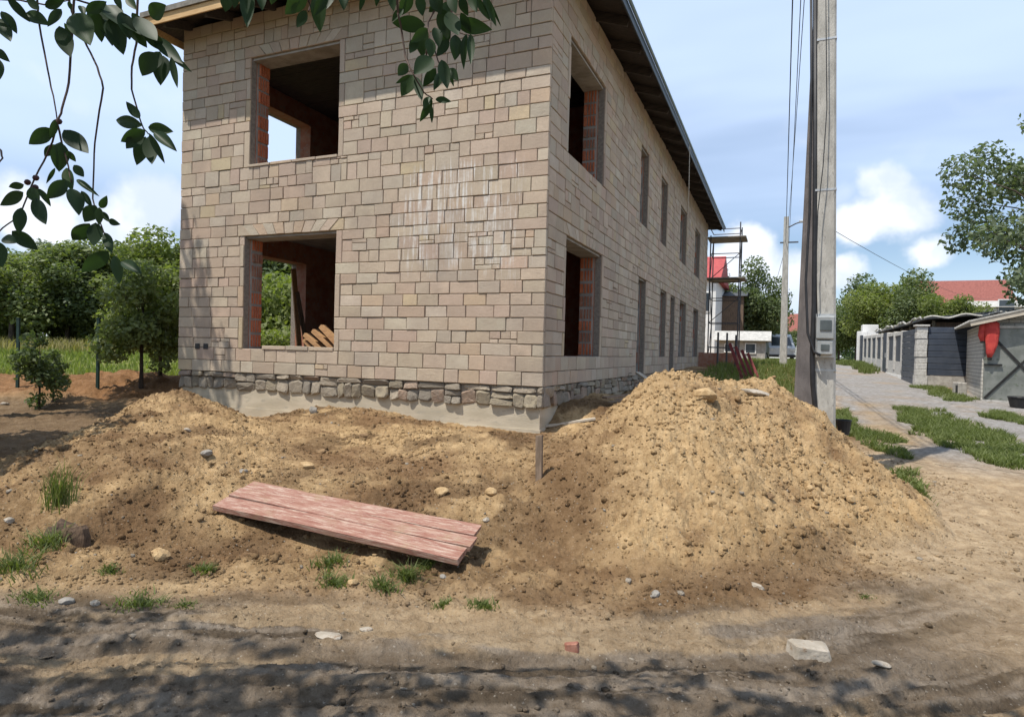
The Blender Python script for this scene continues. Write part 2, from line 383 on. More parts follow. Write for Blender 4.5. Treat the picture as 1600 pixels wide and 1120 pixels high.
def soil_mat():
    m, nt, B = new_mat('soil')
    pos = nd(nt, 'ShaderNodeNewGeometry').outputs['Position']
    at = nd(nt, 'ShaderNodeAttribute', attribute_name='tint').outputs[0]
    n1 = noise(nt, 9, 8, .7, pos); n2 = noise(nt, 55, 5, .75, pos); n3 = noise(nt, 2.2, 4, .6, pos)
    dark = mixc(nt, 1.0, at, (.62, .56, .50), 'MULTIPLY'); lite = mixc(nt, 1.0, at, (1.25, 1.25, 1.27), 'MULTIPLY')
    c = mixc(nt, rng_map(nt, n1, .32, .68), dark, lite)
    c = mixc(nt, mth(nt, 'MULTIPLY', rng_map(nt, n2, .35, .65), .55), c, at)
    c = mixc(nt, mth(nt, 'MULTIPLY', rng_map(nt, n3, .35, .65), .35), c, dark)
    vo = nd(nt, 'ShaderNodeTexVoronoi', {'Vector': pos, 'Scale': 34.0}, feature='F1')
    sp = mth(nt, 'MULTIPLY', rng_map(nt, vo.outputs[0], .30, .16), rng_map(nt, noise(nt, 60, 2, .5, pos), .56, .62))
    c = mixc(nt, mth(nt, 'MULTIPLY', sp, .6), c, mixc(nt, .55, at, (.62, .56, .47)))
    put(nt, B.inputs['Base Color'], c); B.inputs['Roughness'].default_value = .97; B.inputs['Specular IOR Level'].default_value = .12
    h = mth(nt, 'ADD', mth(nt, 'MULTIPLY', noise(nt, 22, 8, .68, pos), 1.0), mth(nt, 'MULTIPLY', noise(nt, 120, 4, .7, pos), .35))
    h = mth(nt, 'SUBTRACT', h, mth(nt, 'MULTIPLY', vo.outputs[0], .25))
    nt.links.new(nd(nt, 'ShaderNodeBump', {'Strength': 1.0, 'Distance': .04, 'Height': h}).outputs[0], B.inputs['Normal'])
    return m
def leaf_mat(name, a, b, trans=.35, rough=.5, back=None):
    m = bpy.data.materials.new(name); m.use_nodes = True; nt = m.node_tree; nt.nodes.clear()
    at = nd(nt, 'ShaderNodeAttribute', attribute_name='tint').outputs['Fac']
    rnd = nd(nt, 'ShaderNodeObjectInfo').outputs['Random']
    f = mth(nt, 'ADD', mth(nt, 'MULTIPLY', at, .75), mth(nt, 'MULTIPLY', rnd, .25))
    c = mixc(nt, f, a, b)
    B = nd(nt, 'ShaderNodeBsdfPrincipled', {'Base Color': c, 'Roughness': rough, 'Specular IOR Level': .2})
    T = nd(nt, 'ShaderNodeBsdfTranslucent', {0: mixc(nt, 1.0, c, (1.5, 1.7, .6), 'MULTIPLY')})
    X = nd(nt, 'ShaderNodeMixShader', {0: trans, 1: B.outputs[0], 2: T.outputs[0]})
    nt.links.new(X.outputs[0], nd(nt, 'ShaderNodeOutputMaterial').inputs[0]); return m
HX, HY, HZ = -3.096, 8.456, 1.088          # near corner of the house, underside of its first stone course
M['stone'] = stone_mat(); M['rubble'] = rubble_mat(); M['soil'] = soil_mat()
M['leaf'] = leaf_mat('leaf_green', (.10, .128, .05), (.215, .245, .10))
M['leaf_dark'] = leaf_mat('leaf_dark', (.07, .096, .044), (.155, .185, .082))
M['leaf_bright'] = leaf_mat('leaf_light', (.115, .145, .045), (.215, .24, .085), .4)  # paler yellow-green foliage
M['leaf_grey'] = leaf_mat('leaf_greyish', (.09, .118, .075), (.175, .205, .13))
M['leaf_cherry_shaded'] = leaf_mat('leaf_cherry_shaded', (.018, .038, .017), (.036, .066, .025), .24, .5)  # colour lowered so the overhead leaves read as shaded silhouettes
M['grass'] = leaf_mat('grass_blade', (.075, .10, .028), (.165, .19, .07), .35, .6)
M['meadow'] = leaf_mat('meadow_blade_lit', (.13, .165, .045), (.25, .285, .095), .35, .7)  # lighter copy of the grass, sunlight put into the colour
M['drygrass'] = leaf_mat('dry_grass', (.22, .19, .08), (.38, .33, .16), .3, .7)
M['needle'] = leaf_mat('spruce_needle', (.02, .045, .028), (.04, .07, .045), .15)
# ---------------------------------------------------------------- ground sheet, heaps, lane
def in_poly(x, y, P):
    c = np.zeros(x.shape, bool); n = len(P)
    for i in range(n):
        (x0, y0), (x1, y1) = P[i], P[(i+1) % n]
        c ^= ((y0 > y) != (y1 > y)) & (x < (x1-x0)*(y-y0)/((y1-y0) if y1 != y0 else 1e-9) + x0)
    return c
def road_w(u, v):      # distance across the dirt road, bending up into the lane on the right
    return v - .10*np.maximum(u-.3, 0)**1.9 + .02*u + .25*fbm(u*.5+3, v*.5, 3)
def zones(x, y):
    u, v = to_uv(x, y)
    w = road_w(u, v)
    road = 1 - sstep(3.45, 3.95, w + .5*fbm(u*.8, v*1.6, 4))
    right = sstep(2.2, 3.4, u - .25*(v-4) + .5*fbm(u, v, 3))*(1-sstep(9, 11, v))
    road = road*(1 - .75*right*sstep(2.9, 3.6, v))
    lane = sstep(1.0, 1.7, x + .5*fbm(x*.5, y*.5, 3))*(1-sstep(4.2, 4.8, x))*sstep(9, 12, y)
    lane = np.maximum(lane, sstep(11, 13, y)*sstep(1.2, 2, x)*(1-sstep(22, 26, y)-0*x)*(1-sstep(6, 9, x)))
    field = (1-sstep(-12.0, -10.6, x + .5*fbm(x*.6, y*.6, 3)))*sstep(16.0, 18.0, v + fbm(x*.7, y*.7, 3))
    plough = (1-sstep(-7.0, -6.2, u))*sstep(11.9, 12.7, v + .4*fbm(x, y, 3))*(1-field)
    return u, v, road, right, lane, field, plough
def ground_h(x, y):
    """height of the loose ground with its small relief"""
    u, v, road, right, lane, field, plough = zones(x, y)
    r = np.hypot(x, y); near = 1 - sstep(18, 30, r)
    mb = mound_big(x, y); ml = mound_left(x, y)
    heap = np.clip(np.maximum(mb, ml)*6, 0, 1)
    calm = np.maximum(np.maximum(road*.75, lane*.85), right*.6)
    h = base_h(x, y)
    h = h + near*(1-.6*calm)*(.05*fbm(x*2.0, y*2.0, 4) + .028*fbm(x*7, y*7, 3))
    h = h + near*(1-calm)*(.045*lumps(x*7.5+2, y*7.5, .30) + .030*lumps(x*17, y*17+5, .34) + .016*lumps(x*33, y*33+5, .36) + .02*fbm(x*15, y*15, 3, .6))*(.35 + .65*sstep(-.12, .2, fbm(x*1.4+11, y*1.4, 3)))
    h = h + near*calm*(.010*fbm(x*12, y*12, 3) + .008*lumps(x*22, y*22, .22))
    # wheel ruts along the road
    w = road_w(u, v)
    rut = fbm(u*.55 + 3, w*8.0, 4, .6)
    h = h + near*road*(.024*rut + .024*fbm(u*1.1, w*22, 4, .62) + .014*fbm(u*9, w*26, 3))
    for wc, dep, wd in ((2.75, .012, .16), (3.25, .016, .13), (4.3, .018, .16)):
        q = (w-wc)/wd
        h = h + near*np.maximum(road, right*.6)*dep*(-np.exp(-q*q) + .7*np.exp(-(np.abs(q)-1.5)**2*2.2))
    h = h + plough*near*(.22*np.abs(fbm(x*.9, y*.9, 3)) + .08*lumps(x*3.5, y*3.5, .6))
    return h
def heap_detail(x, y):
    wx = x + .05*fbm(x*6, y*6, 3); wy = y + .05*fbm(x*6+50, y*6, 3)
    pat = sstep(-.12, .18, fbm(x*2, y*2+4, 3))
    g = .06*fbm(x*3.1, y*3.1, 4) - .05*np.abs(fbm(wx*5+9, wy*5, 3)) + .055*lumps(wx*6.0, wy*6.0, .16)*pat + .040*lumps(wx*14+3, wy*14, .30)*(.25+.75*pat) + .020*lumps(x*27, y*27, .36) + .045*fbm(x*13, y*13, 4, .62)
    return g + .13*np.minimum(0, fbm(x*1.8+30, y*1.8, 3)) + .03*np.minimum(0, fbm(x*5+3, y*5, 2))
SAND = np.array((.455, .318, .168)); BROWN = np.array((.225, .140, .072)); MUD = np.array((.155, .122, .088)); PALE = np.array((.43, .325, .205))
GRAV = np.array((.30, .288, .272)); PLOU = np.array((.24, .13, .06)); DARK = np.array((.145, .10, .06)); MEAD_LIT = np.array((.20, .215, .07)); GREY = np.array((.25, .212, .168))  # the meadow tone is lightened to look sunlit
def lerp(a, b, t): return a + (b-a)*np.clip(t, 0, 1)[:, None]
def ground_col(x, y, heap=None):
    u, v, road, right, lane, field, plough = zones(x, y)
    n1 = fbm(x*.9, y*.9, 4); n2 = fbm(x*3.3+5, y*3.3, 4)
    c = np.repeat(SAND[None], len(x), 0)*1.0
    c = lerp(c, BROWN, .42 + 1.3*n1 + .8*n2)
    c = lerp(c, BROWN*.62, sstep(.16, .38, fbm(x*1.6+20, y*1.6, 4))*.7)
    w = road_w(u, v)
    site = sstep(3.6, 4.6, w)
    c = lerp(c, PALE, (1-site)*.75)
    mb = mound_big(x, y)
    # damp brown hollow left of the big heap and along its foot
    c = lerp(c, BROWN*.85, .8*np.exp(-((u-.55-.12*(v-6))/.5)**2)*sstep(4.2, 5.2, v)*(1-sstep(8, 9, v)))
    c = lerp(c, BROWN*.8, .9*sstep(-.1, .12, fbm(x*1.2+9, y*1.2, 3)+.05)*sstep(-.8, .2, u)*(1-sstep(3.0, 3.6, u))*np.exp(-((w-4.05)/.35)**2))
    # darker brown strip at the far left
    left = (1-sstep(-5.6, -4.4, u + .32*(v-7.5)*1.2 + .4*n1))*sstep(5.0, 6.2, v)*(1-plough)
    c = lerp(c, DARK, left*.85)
    c = lerp(c, PALE*1.02, right*.85)
    rd = fbm(u*.7+8, w*6.5, 4, .6)
    mud = lerp(np.repeat(MUD[None], len(x), 0), GREY, .45 + 1.5*rd)
    mud = lerp(mud, MUD*.55, sstep(.05, .3, fbm(u*.8+30, w*15, 4, .6)))
    mud = lerp(mud, PALE*.8, sstep(.10, .32, fbm(u*.6+2, w*3.2, 4, .55)))
    c = lerp(c, mud, road*(.92))
    gl = lerp(np.repeat(GRAV[None], len(x), 0), PALE*.8, -.02 + 1.0*n1 + .8*np.exp(-((x-1.9)/.35)**2)*(1-sstep(16, 20, y)))
    c = lerp(c, gl, lane)
    c = lerp(c, PLOU, plough); c = lerp(c, MEAD_LIT, field)
    r = np.hypot(x, y); c = lerp(c, MEAD_LIT*.9, sstep(40, 70, r))
    return c
def heap_col(x, y, m):
    u, v = to_uv(x, y)
    n1 = fbm(x*1.1+3, y*1.1, 4); n2 = fbm(x*4+5, y*4, 3)
    c = np.repeat(SAND[None], len(x), 0)*1.04
    c = lerp(c, BROWN*1.05, -.02 + 1.2*n1 + 1.0*n2)
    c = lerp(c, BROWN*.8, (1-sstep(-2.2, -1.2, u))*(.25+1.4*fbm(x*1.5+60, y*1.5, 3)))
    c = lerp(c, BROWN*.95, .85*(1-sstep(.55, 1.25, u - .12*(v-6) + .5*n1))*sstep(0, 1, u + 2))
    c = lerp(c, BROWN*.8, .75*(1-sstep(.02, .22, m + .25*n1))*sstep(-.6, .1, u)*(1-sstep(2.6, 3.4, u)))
    return c
# polar sheet round the viewer's feet, finer where the ground is near
vr = math.atan2(CU, -SU)                       # heading of the view in the plane
ang = np.concatenate([np.linspace(-R(52), R(52), 980), np.linspace(R(52), 2*math.pi-R(52), 126)[1:-1]])
rad = np.concatenate([[.02, .6, 1.2, 1.7], np.exp(np.linspace(math.log(2.1), math.log(42), 490)), np.exp(np.linspace(math.log(44), math.log(4000), 40))])
NA, NR = len(ang), len(rad)
gx = (rad[:, None]*np.cos(vr - ang)[None]).ravel(); gy = (rad[:, None]*np.sin(vr - ang)[None]).ravel()
ii, jj = np.meshgrid(np.arange(NR-1), np.arange(NA), indexing='ij')
ii = ii.ravel(); jj = jj.ravel(); j2 = (jj+1) % NA
quads = np.stack([ii*NA+jj, (ii+1)*NA+jj, (ii+1)*NA+j2, ii*NA+j2], 1)[:, ::-1]
gz = ground_h(gx, gy)
GMB = mound_big(gx, gy); GML = mound_left(gx, gy)
heapm = np.maximum(GMB, GML)
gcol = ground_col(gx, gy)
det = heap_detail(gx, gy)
gzz = gz - .16*sstep(.10, .2, heapm)
indoor = (gx > HX-7.2) & (gx < HX-.12) & (gy > HY+.12) & (gy < HY+20.9)
gzz = np.where(indoor, np.minimum(gzz, .7), gzz)
tag(link('ground', np_mesh('ground', np.stack([gx, gy, gzz], 1), quads, M['soil'], gcol, True)), kind='structure')
def patch(name, mask, z, col, smooth=True):
    used = np.zeros(len(gx), bool); used[mask] = True
    q = quads[used[quads].all(1)]
    ids = np.unique(q); mp = np.zeros(len(gx), np.int64); mp[ids] = np.arange(len(ids))
    return link(name, np_mesh(name, np.stack([gx, gy, z], 1)[ids], mp[q], M['soil'], col[ids], smooth))
def top_z(x, y):
    """height of whatever ground lies on top at x, y"""
    x = np.atleast_1d(np.array(x, float)); y = np.atleast_1d(np.array(y, float))
    g = ground_h(x, y); mm = np.maximum(mound_big(x, y), mound_left(x, y))
    return np.maximum(g, base_h(x, y) + mm*1.0 + heap_detail(x, y)*np.clip(mm*5, 0, 1))
hz = base_h(gx, gy) + heapm + det*np.clip(heapm*5, 0, 1)
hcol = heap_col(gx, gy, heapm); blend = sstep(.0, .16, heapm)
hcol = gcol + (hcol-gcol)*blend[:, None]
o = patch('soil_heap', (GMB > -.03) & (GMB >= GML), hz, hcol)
tag(o, 'large heap of dug yellow sandy soil in front of the concrete pole', 'soil heap')
o = patch('soil_heap', (GML > -.03) & (GML > GMB), hz, hcol)
tag(o, 'lower elongated heap of yellow soil before the left end of the house', 'soil heap')
U, V, zr, zri, zl, zf, zp = zones(gx, gy)
rr = np.hypot(gx, gy)
o = patch('dirt_road', (rr > 1.9) & (rr < 30) & (zr > .25) & (heapm < 0), gz+.004, gcol); tag(o, kind='structure')
o = patch('gravel_lane', (rr < 80) & (zl > .35) & (zr <= .2) & (heapm < 0), gz+.004, gcol); tag(o, kind='structure')
# ---------------------------------------------------------------- the house shell
rng = random.Random(11)
house = thing('stone_house', 'unfinished two-storey house faced with beige stone blocks, its windows still open holes', 'house', (HX, HY, HZ))
FW, SL, TOP = 7.30, 21.0, 6.33
F_OP = [(7.3-5.70, 7.3-3.70, .43, 2.42), (7.3-5.62, 7.3-3.70, 3.63, 5.55)]
S_OP = [(.92, 3.05, .44, 2.33), (6.35, 7.30, -.02, 2.33), (9.30, 10.35, .44, 2.33), (11.1, 12.0, -.02, 2.33), (13.0, 14.6, .44, 2.33), (16.6, 18.3, .44, 2.33),
        (.90, 3.00, 3.60, 5.42), (6.30, 7.25, 3.60, 5.42), (9.05, 10.1, 3.60, 5.42), (12.7, 14.2, 3.60, 5.42), (16.5, 18.2, 3.60, 5.42)]
L_OP = [(.9, 2.95, .48, 2.36), (.9, 3.0, 3.62, 5.50)]
PAL = [((.50, .40, .315), 6), ((.52, .43, .335), 5), ((.50, .36, .28), 2.5), ((.54, .43, .26), .8), ((.44, .39, .325), 1.6), ((.55, .485, .40), 2.2), ((.46, .345, .28), 2.5), ((.52, .38, .26), .7)]
def stone_tint():
    t = rng.choices([p for p, w in PAL], [w for p, w in PAL])[0]; k = rng.uniform(.88, 1.1)
    return tuple(min(.7, (c*.72+m_*.28)*k*rng.uniform(.98, 1.02)) for c, m_ in zip(t, (.495, .40, .315)))
def spans(length, z0, z1, ops, ext):
    out = [(0., length)]
    for i, (a, b, c, d) in enumerate(ops):
        if d <= z0+1e-4 or c >= z1-1e-4: continue
        ea, eb = ext.get((i, round(z0, 3)), (0, 0))
        nxt = []
        for (p, q) in out:
            if b+eb <= p or a-ea >= q: nxt.append((p, q)); continue
            if a-ea > p: nxt.append((p, a-ea))
            if b+eb < q: nxt.append((b+eb, q))
        out = nxt
    return out
def fill_row(a, b, z0, z1, lo, hi, out, thin=0.):
    s = a
    while s < b-1e-6:
        w = rng.uniform(lo, hi); rem = b-s
        if rem < w*1.45: w = rem if rem < hi*1.15 else rem/2
        if thin and rng.random() < thin and w > .2:
            k = z0+(z1-z0)*rng.uniform(.3, .45) if rng.random() < .5 else z0+(z1-z0)*rng.uniform(.55, .7)
            fill_row(s, s+w, z0, k, .14, .3, out); fill_row(s, s+w, k, z1, .14, .3, out)
        else: out.append(((s, z0), (s+w, z0), (s+w, z1), (s, z1)))
        s += w
def cuts(a, b, n):
    w = [rng.uniform(.88, 1.12) for _ in range(n)]; t = sum(w); z = [a]
    for k in w: z.append(z[-1]+(b-a)*k/t)
    z[-1] = b; return z
def ashlar(length, zl, ops, mixed, slabs=True):
    quads = []; ext = {}
    bands = list(zip(zl[:-1], zl[1:]))
    for i, (a, b, c, d) in enumerate(ops):                     # upright jamb slabs beside the openings
        idx = [k for k, (z0, z1) in enumerate(bands) if z0 >= c-.01 and z1 <= d+.01]
        for side in (0, 1):
            k = 0
            while slabs and k < len(idx):
                n = rng.choice((2, 2, 3, 4)); grp = idx[k:k+n]; w = rng.uniform(.09, .135)
                z0, z1 = bands[grp[0]][0], bands[grp[-1]][1]
                if len(grp) > 1 or rng.random() < .5:
                    quads.append(((a-w, z0), (a, z0), (a, z1), (a-w, z1)) if side == 0 else ((b, z0), (b+w, z0), (b+w, z1), (b, z1)))
                    for g in grp:
                        e = list(ext.get((i, round(bands[g][0], 3)), (0, 0))); e[side] = w; ext[(i, round(bands[g][0], 3))] = tuple(e)
                k += n + (1 if rng.random() < .6 else 0)
    heads = [(a-.16, b+.16, d) for (a, b, c, d) in ops]
    k = 0
    while k < len(bands):
        z0, z1 = bands[k]
        sp = spans(length, z0, z1, ops, ext)
        for (a, b, d) in heads:                                # flat arch of slanting stones over the opening
            if abs(z0-d) < .01:
                nsp = []
                for (p, q) in sp:
                    if a > p and b < q: nsp += [(p, a), (b, q)]
                    else: nsp.append((p, q))
                sp = nsp; n = max(5, int((b-a)/.2))
                xs = [a+(b-a)*j/n for j in range(n+1)]
                sk = [(t-(a+b)/2)/(b-a)*.26 if 0 < j < n else 0 for j, t in enumerate(xs)]
                for j in range(n): quads.append(((xs[j]-sk[j], z0), (xs[j+1]-sk[j+1], z0), (xs[j+1]+sk[j+1], z1), (xs[j]+sk[j], z1)))
        dbl = k+1 < len(bands) and not any(abs(bands[k+1][0]-d) < .01 or abs(z0-d) < .01 for (_, _, d) in heads) and spans(length, *bands[k+1], ops, ext) == sp
        mz = (z0+z1)/2
        if dbl and rng.random() < mixed(mz):
            z2 = bands[k+1][1]
            for (p, q) in sp:
                s = p
                while s < q-1e-6:
                    w = rng.uniform(.48, .9); rem = q-s
                    if rem < w*1.5: w = rem
                    t = rng.random()
                    if t < .30 and w < .7: quads.append(((s, z0), (s+w*.62, z0), (s+w*.62, z2), (s, z2))); fill_row(s+w*.62, s+w, z0, z1, .12, .3, quads); fill_row(s+w*.62, s+w, z1, z2, .12, .3, quads)
                    else:
                        zs = z1 if t < .7 else z0+(z2-z0)*rng.choice((.3, .36, .64, .7))
                        fill_row(s, s+w, z0, zs, .15, .42, quads, .06); fill_row(s, s+w, zs, z2, .15, .42, quads, .06)
                    s += w
            k += 2; continue
        for (p, q) in sp: fill_row(p, q, z0, z1, .24, .50, quads, .04)
        k += 1
    return quads
J = .0048
def stone_mesh(mb, q, fmap, tint):
    c = [(sum(p[0] for p in q)/4, sum(p[1] for p in q)/4)][0]
    def inset(p, d):
        dx = d if p[0] < c[0] else -d; dz_ = d if p[1] < c[1] else -d
        return (p[0]+dx, p[1]+dz_)
    jit = [(rng.uniform(-.003, .003), rng.uniform(-.003, .003)) for _ in range(4)]
    r1 = [(inset(p, J)[0]+j[0], inset(p, J)[1]+j[1]) for p, j in zip(q, jit)]
    r2 = [(inset(p, J+.006)[0]+j[0], inset(p, J+.006)[1]+j[1]) for p, j in zip(q, jit)]
    base = rng.uniform(-.006, .007)
    vs = [fmap(*p, -.055) for p in r1] + [fmap(*p, base-.007) for p in r1] + [fmap(*p, base+rng.uniform(-.002, .003)) for p in r2] + [fmap(*c, base+.001)]
    fs = [(i, (i+1) % 4, 4+(i+1) % 4, 4+i) for i in range(4)] + [(4+i, 4+(i+1) % 4, 8+(i+1) % 4, 8+i) for i in range(4)] + [(8+i, 8+(i+1) % 4, 12) for i in range(4)]
    mb.add(vs, fs, tint)
fmap_f = lambda s, z, d: (s-FW, -d, z)
fmap_s = lambda s, z, d: (d, s, z)
ZF = [0, .205, .43] + cuts(.43, 2.42, 11)[1:] + cuts(2.42, 2.62, 1)[1:] + cuts(2.62, 3.63, 5)[1:] + cuts(3.63, 5.55, 10)[1:] + [5.75] + cuts(5.75, TOP, 3)[1:]
ZS = [0, .215, .44] + cuts(.44, 2.33, 10)[1:] + [2.53] + cuts(2.53, 3.60, 5)[1:] + cuts(3.60, 5.42, 9)[1:] + [5.62] + cuts(5.62, TOP, 4)[1:]
blocks = [(q, fmap_f) for q in ashlar(FW, ZF, F_OP, lambda z: .75 if z > 3.6 else (.55 if z > 2.5 else .14))]
blocks += [(tuple((p[0]+.06, p[1]) for p in q), fmap_s) for q in ashlar(SL-.06, ZS, [(a-.06, b-.06, c, d) for a, b, c, d in S_OP], lambda z: .12)]
def area(q, f):
    p = [seen((HX+a, HY+b, HZ+c)) for a, b, c in (f(*t, 0) for t in q)]
    cx = sum(t[0] for t in p)/4; cy = sum(t[1] for t in p)/4
    A = abs(sum(p[i][0]*p[(i+1) % 4][1]-p[(i+1) % 4][0]*p[i][1] for i in range(4)))/2
    return A if (0 < cx < 1600 and cy > 8) else 0
rank = sorted(range(len(blocks)), key=lambda i: -area(*blocks[i])); single = set(rank[:300])
wf = MB(); rest = MB(); nsb = 0
for i, (q, f) in enumerate(blocks):
    t = stone_tint()
    if i in single:
        mb = MB(); stone_mesh(mb, q, f, t)
        c = Vector(f(sum(p[0] for p in q)/4, sum(p[1] for p in q)/4, 0))
        mb.v = [tuple(Vector(v)-c) for v in mb.v]
        mb.build('stone_block', M['stone'], house, c, tint=True)
    else: stone_mesh(rest, q, f, t)
o = rest.build('stone_blocks', M['stone'], house, tint=True); o['kind'] = 'stuff'
# walls behind the stone
def wall_cells(length, z0, z1, ops, a0=0.):
    cs = sorted({a0, length} | {t for o in ops for t in o[:2] if a0 < t < length}); out = []
    for a, b in zip(cs[:-1], cs[1:]):
        ho = sorted([(c, d) for (p, q, c, d) in ops if p < b-1e-6 and q > a+1e-6]); z = z0
        for c, d in ho:
            if c > z: out.append((a, b, z, c))
            z = max(z, d)
        if z < z1: out.append((a, b, z, z1))
    return out
bed = MB(); core = MB()
def layer(mb, fm, cells, d0, d1):
    for (a, b, c, d) in cells:
        p = [fm(a, c, d0), fm(b, c, d0), fm(b, c, d1), fm(a, c, d1), fm(a, d, d0), fm(b, d, d0), fm(b, d, d1), fm(a, d, d1)]
        mb.hexa(p)
fmap_l = lambda s, z, d: (-FW-d, s, z)
fmap_b = lambda s, z, d: (s-FW, SL+d, z)
layer(bed, fmap_f, wall_cells(FW-.022, 0, TOP, F_OP, .022), -.022, -.13); layer(core, fmap_f, wall_cells(FW-.13, 0, TOP-.004, F_OP, .135), -.133, -.42)
layer(bed, fmap_s, wall_cells(SL, 0, TOP, S_OP, .13), -.022, -.13); layer(core, fmap_s, wall_cells(SL-.13, 0, TOP-.004, S_OP, .423), -.133, -.42)
layer(bed, fmap_l, wall_cells(SL, 0, TOP, L_OP, .13), -.0, -.13); layer(core, fmap_l, wall_cells(SL-.13, 0, TOP-.004, L_OP, .423), -.133, -.42)
layer(bed, fmap_b, wall_cells(FW-.13, 0, TOP, [], .13), -.0, -.13)
bed.build('mortar_bed', M['mortar'], house); core.build('brick_wall', M['claywall'], house)
# hollow clay blocks in the reveals that face the street
def clay_stack(fm, s, sgn, z0, z1, n, grey=0.):
    zs = cuts(z0+.01, z1-.02, n)
    mbm = MB(); layer(mbm, fm, [(min(s, s-sgn*.016), max(s, s-sgn*.016), z0+.002, z1-.002)], -.15, -.415); mbm.build('jamb_mortar', M['slab'], house)
    for k in range(n):
        mb = MB(); g = rng.uniform(.0, .012); pr = .028+rng.uniform(-.01, .012)
        d0, d1 = -.165-rng.uniform(0, .02), -.40-rng.uniform(0, .01); m_ = 4
        pts = []
        for j in range(m_):                                    # ribbed face
            t0 = d0+(d1-d0)*j/m_; t1 = d0+(d1-d0)*(j+.55)/m_; t2 = d0+(d1-d0)*(j+1)/m_
            pts += [(t0, pr), (t1, pr), (t1, pr-.026), (t2, pr-.026)] if j < m_-1 else [(t0, pr), (t2, pr)]
        za, zb = zs[k]+rng.uniform(.012, .04), zs[k+1]-rng.uniform(.01, .035); q = len(pts)
        vs = [fm(s+sgn*-(p[1]+g), za, p[0]) for p in pts]+[fm(s+sgn*-(p[1]+g), zb, p[0]) for p in pts]
        vs += [fm(s+sgn*.005, za, d0), fm(s+sgn*.005, za, d1), fm(s+sgn*.005, zb, d0), fm(s+sgn*.005, zb, d1)]
        fs = [(i, i+1, q+i+1, q+i) for i in range(q-1)] + [(2*q, 0, q, 2*q+2), (q-1, 2*q+1, 2*q+3, 2*q-1), tuple(range(q))[::-1]+(2*q, 2*q+1), tuple(range(q, 2*q))+(2*q+3, 2*q+2)]
        mb.add(vs, fs); mb.build('clay_block', M['slab'] if rng.random() < grey else (M['clay'] if rng.random() < .7 else M['claywall']), house)
for (a, b, c, d) in F_OP: clay_stack(fmap_f, a, -1, c, d, 8)
for (a, b, c, d) in (S_OP[0], S_OP[6]): clay_stack(fmap_s, b, 1, c, d, 8)
for (a, b, c, d) in S_OP[1:6]+S_OP[7:]: clay_stack(fmap_s, b, 1, max(c, 0), d, 8, .65)
# sills, heads, floors, inner walls, ceiling boards
for i, (a, b, c, d) in enumerate(F_OP):
    s = a-.02; n = 4; ws = cuts(a-.02, b+.0, n)
    for k in range(n):
        if i == 0 and k == 0: continue
        MB().bbox(ws[k]-FW+.006, ws[k+1]-FW-.006, -.012-rng.uniform(0, .01), .13, c-.003, c+(.045 if i else .06)+rng.uniform(-.008, .008), .006).build('sill_stone', M['stone'], house, tint=False)
sills = [o for o in house.children if o.name.startswith('sill_stone')]
for o in sills:
    a_ = o.data.attributes.new('tint', 'FLOAT_COLOR', 'FACE'); t = stone_tint()
    a_.data.foreach_set('color', np.array([(*t, 1)]*len(o.data.polygons), np.float32).ravel())
for fm, ops in ((fmap_f, F_OP), (fmap_s, S_OP)):
    for (a, b, c, d) in ops:
        p = MB(); layer(p, fm, [(a-.2, b+.2, d-.0, d+.2)], -.1335, -.425); p.v = [(x, y, z) for x, y, z in p.v]
        p2 = MB(); layer(p2, fm, [(a+.004, b-.004, d-.035, d+.02)], -.05, -.42); p2.build('lintel', M['slab'], house)
MB().box(-FW+.45, -.43, .43, SL-.2, -.12, .0).build('floor_slab', M['slab'], house)
MB().box(-FW+.3, -.3, .3, SL-.3, 2.78, 3.02).build('floor_slab', M['slab'], house)
MB().box(-2.95, -2.75, .425, 4.9, 0.002, 2.778).box(-2.95, -2.75, .425, 4.9, 3.022, 5.9).build('partition_wall', M['claywall'], house)
MB().box(-FW+.425, -.425, 4.902, 5.05, 0.002, 2.778).box(-FW+.425, -.425, 4.902, 5.05, 3.022, 5.9).build('partition_wall', M['claywall'], house)
for k in range(24):
    y = .44+k*.195
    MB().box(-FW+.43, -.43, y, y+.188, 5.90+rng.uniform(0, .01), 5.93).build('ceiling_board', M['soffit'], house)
MB().box(-FW+.3, -.3, 5.2, SL-.3, 5.9, 5.95).build('ceiling', M['soffit'], house)
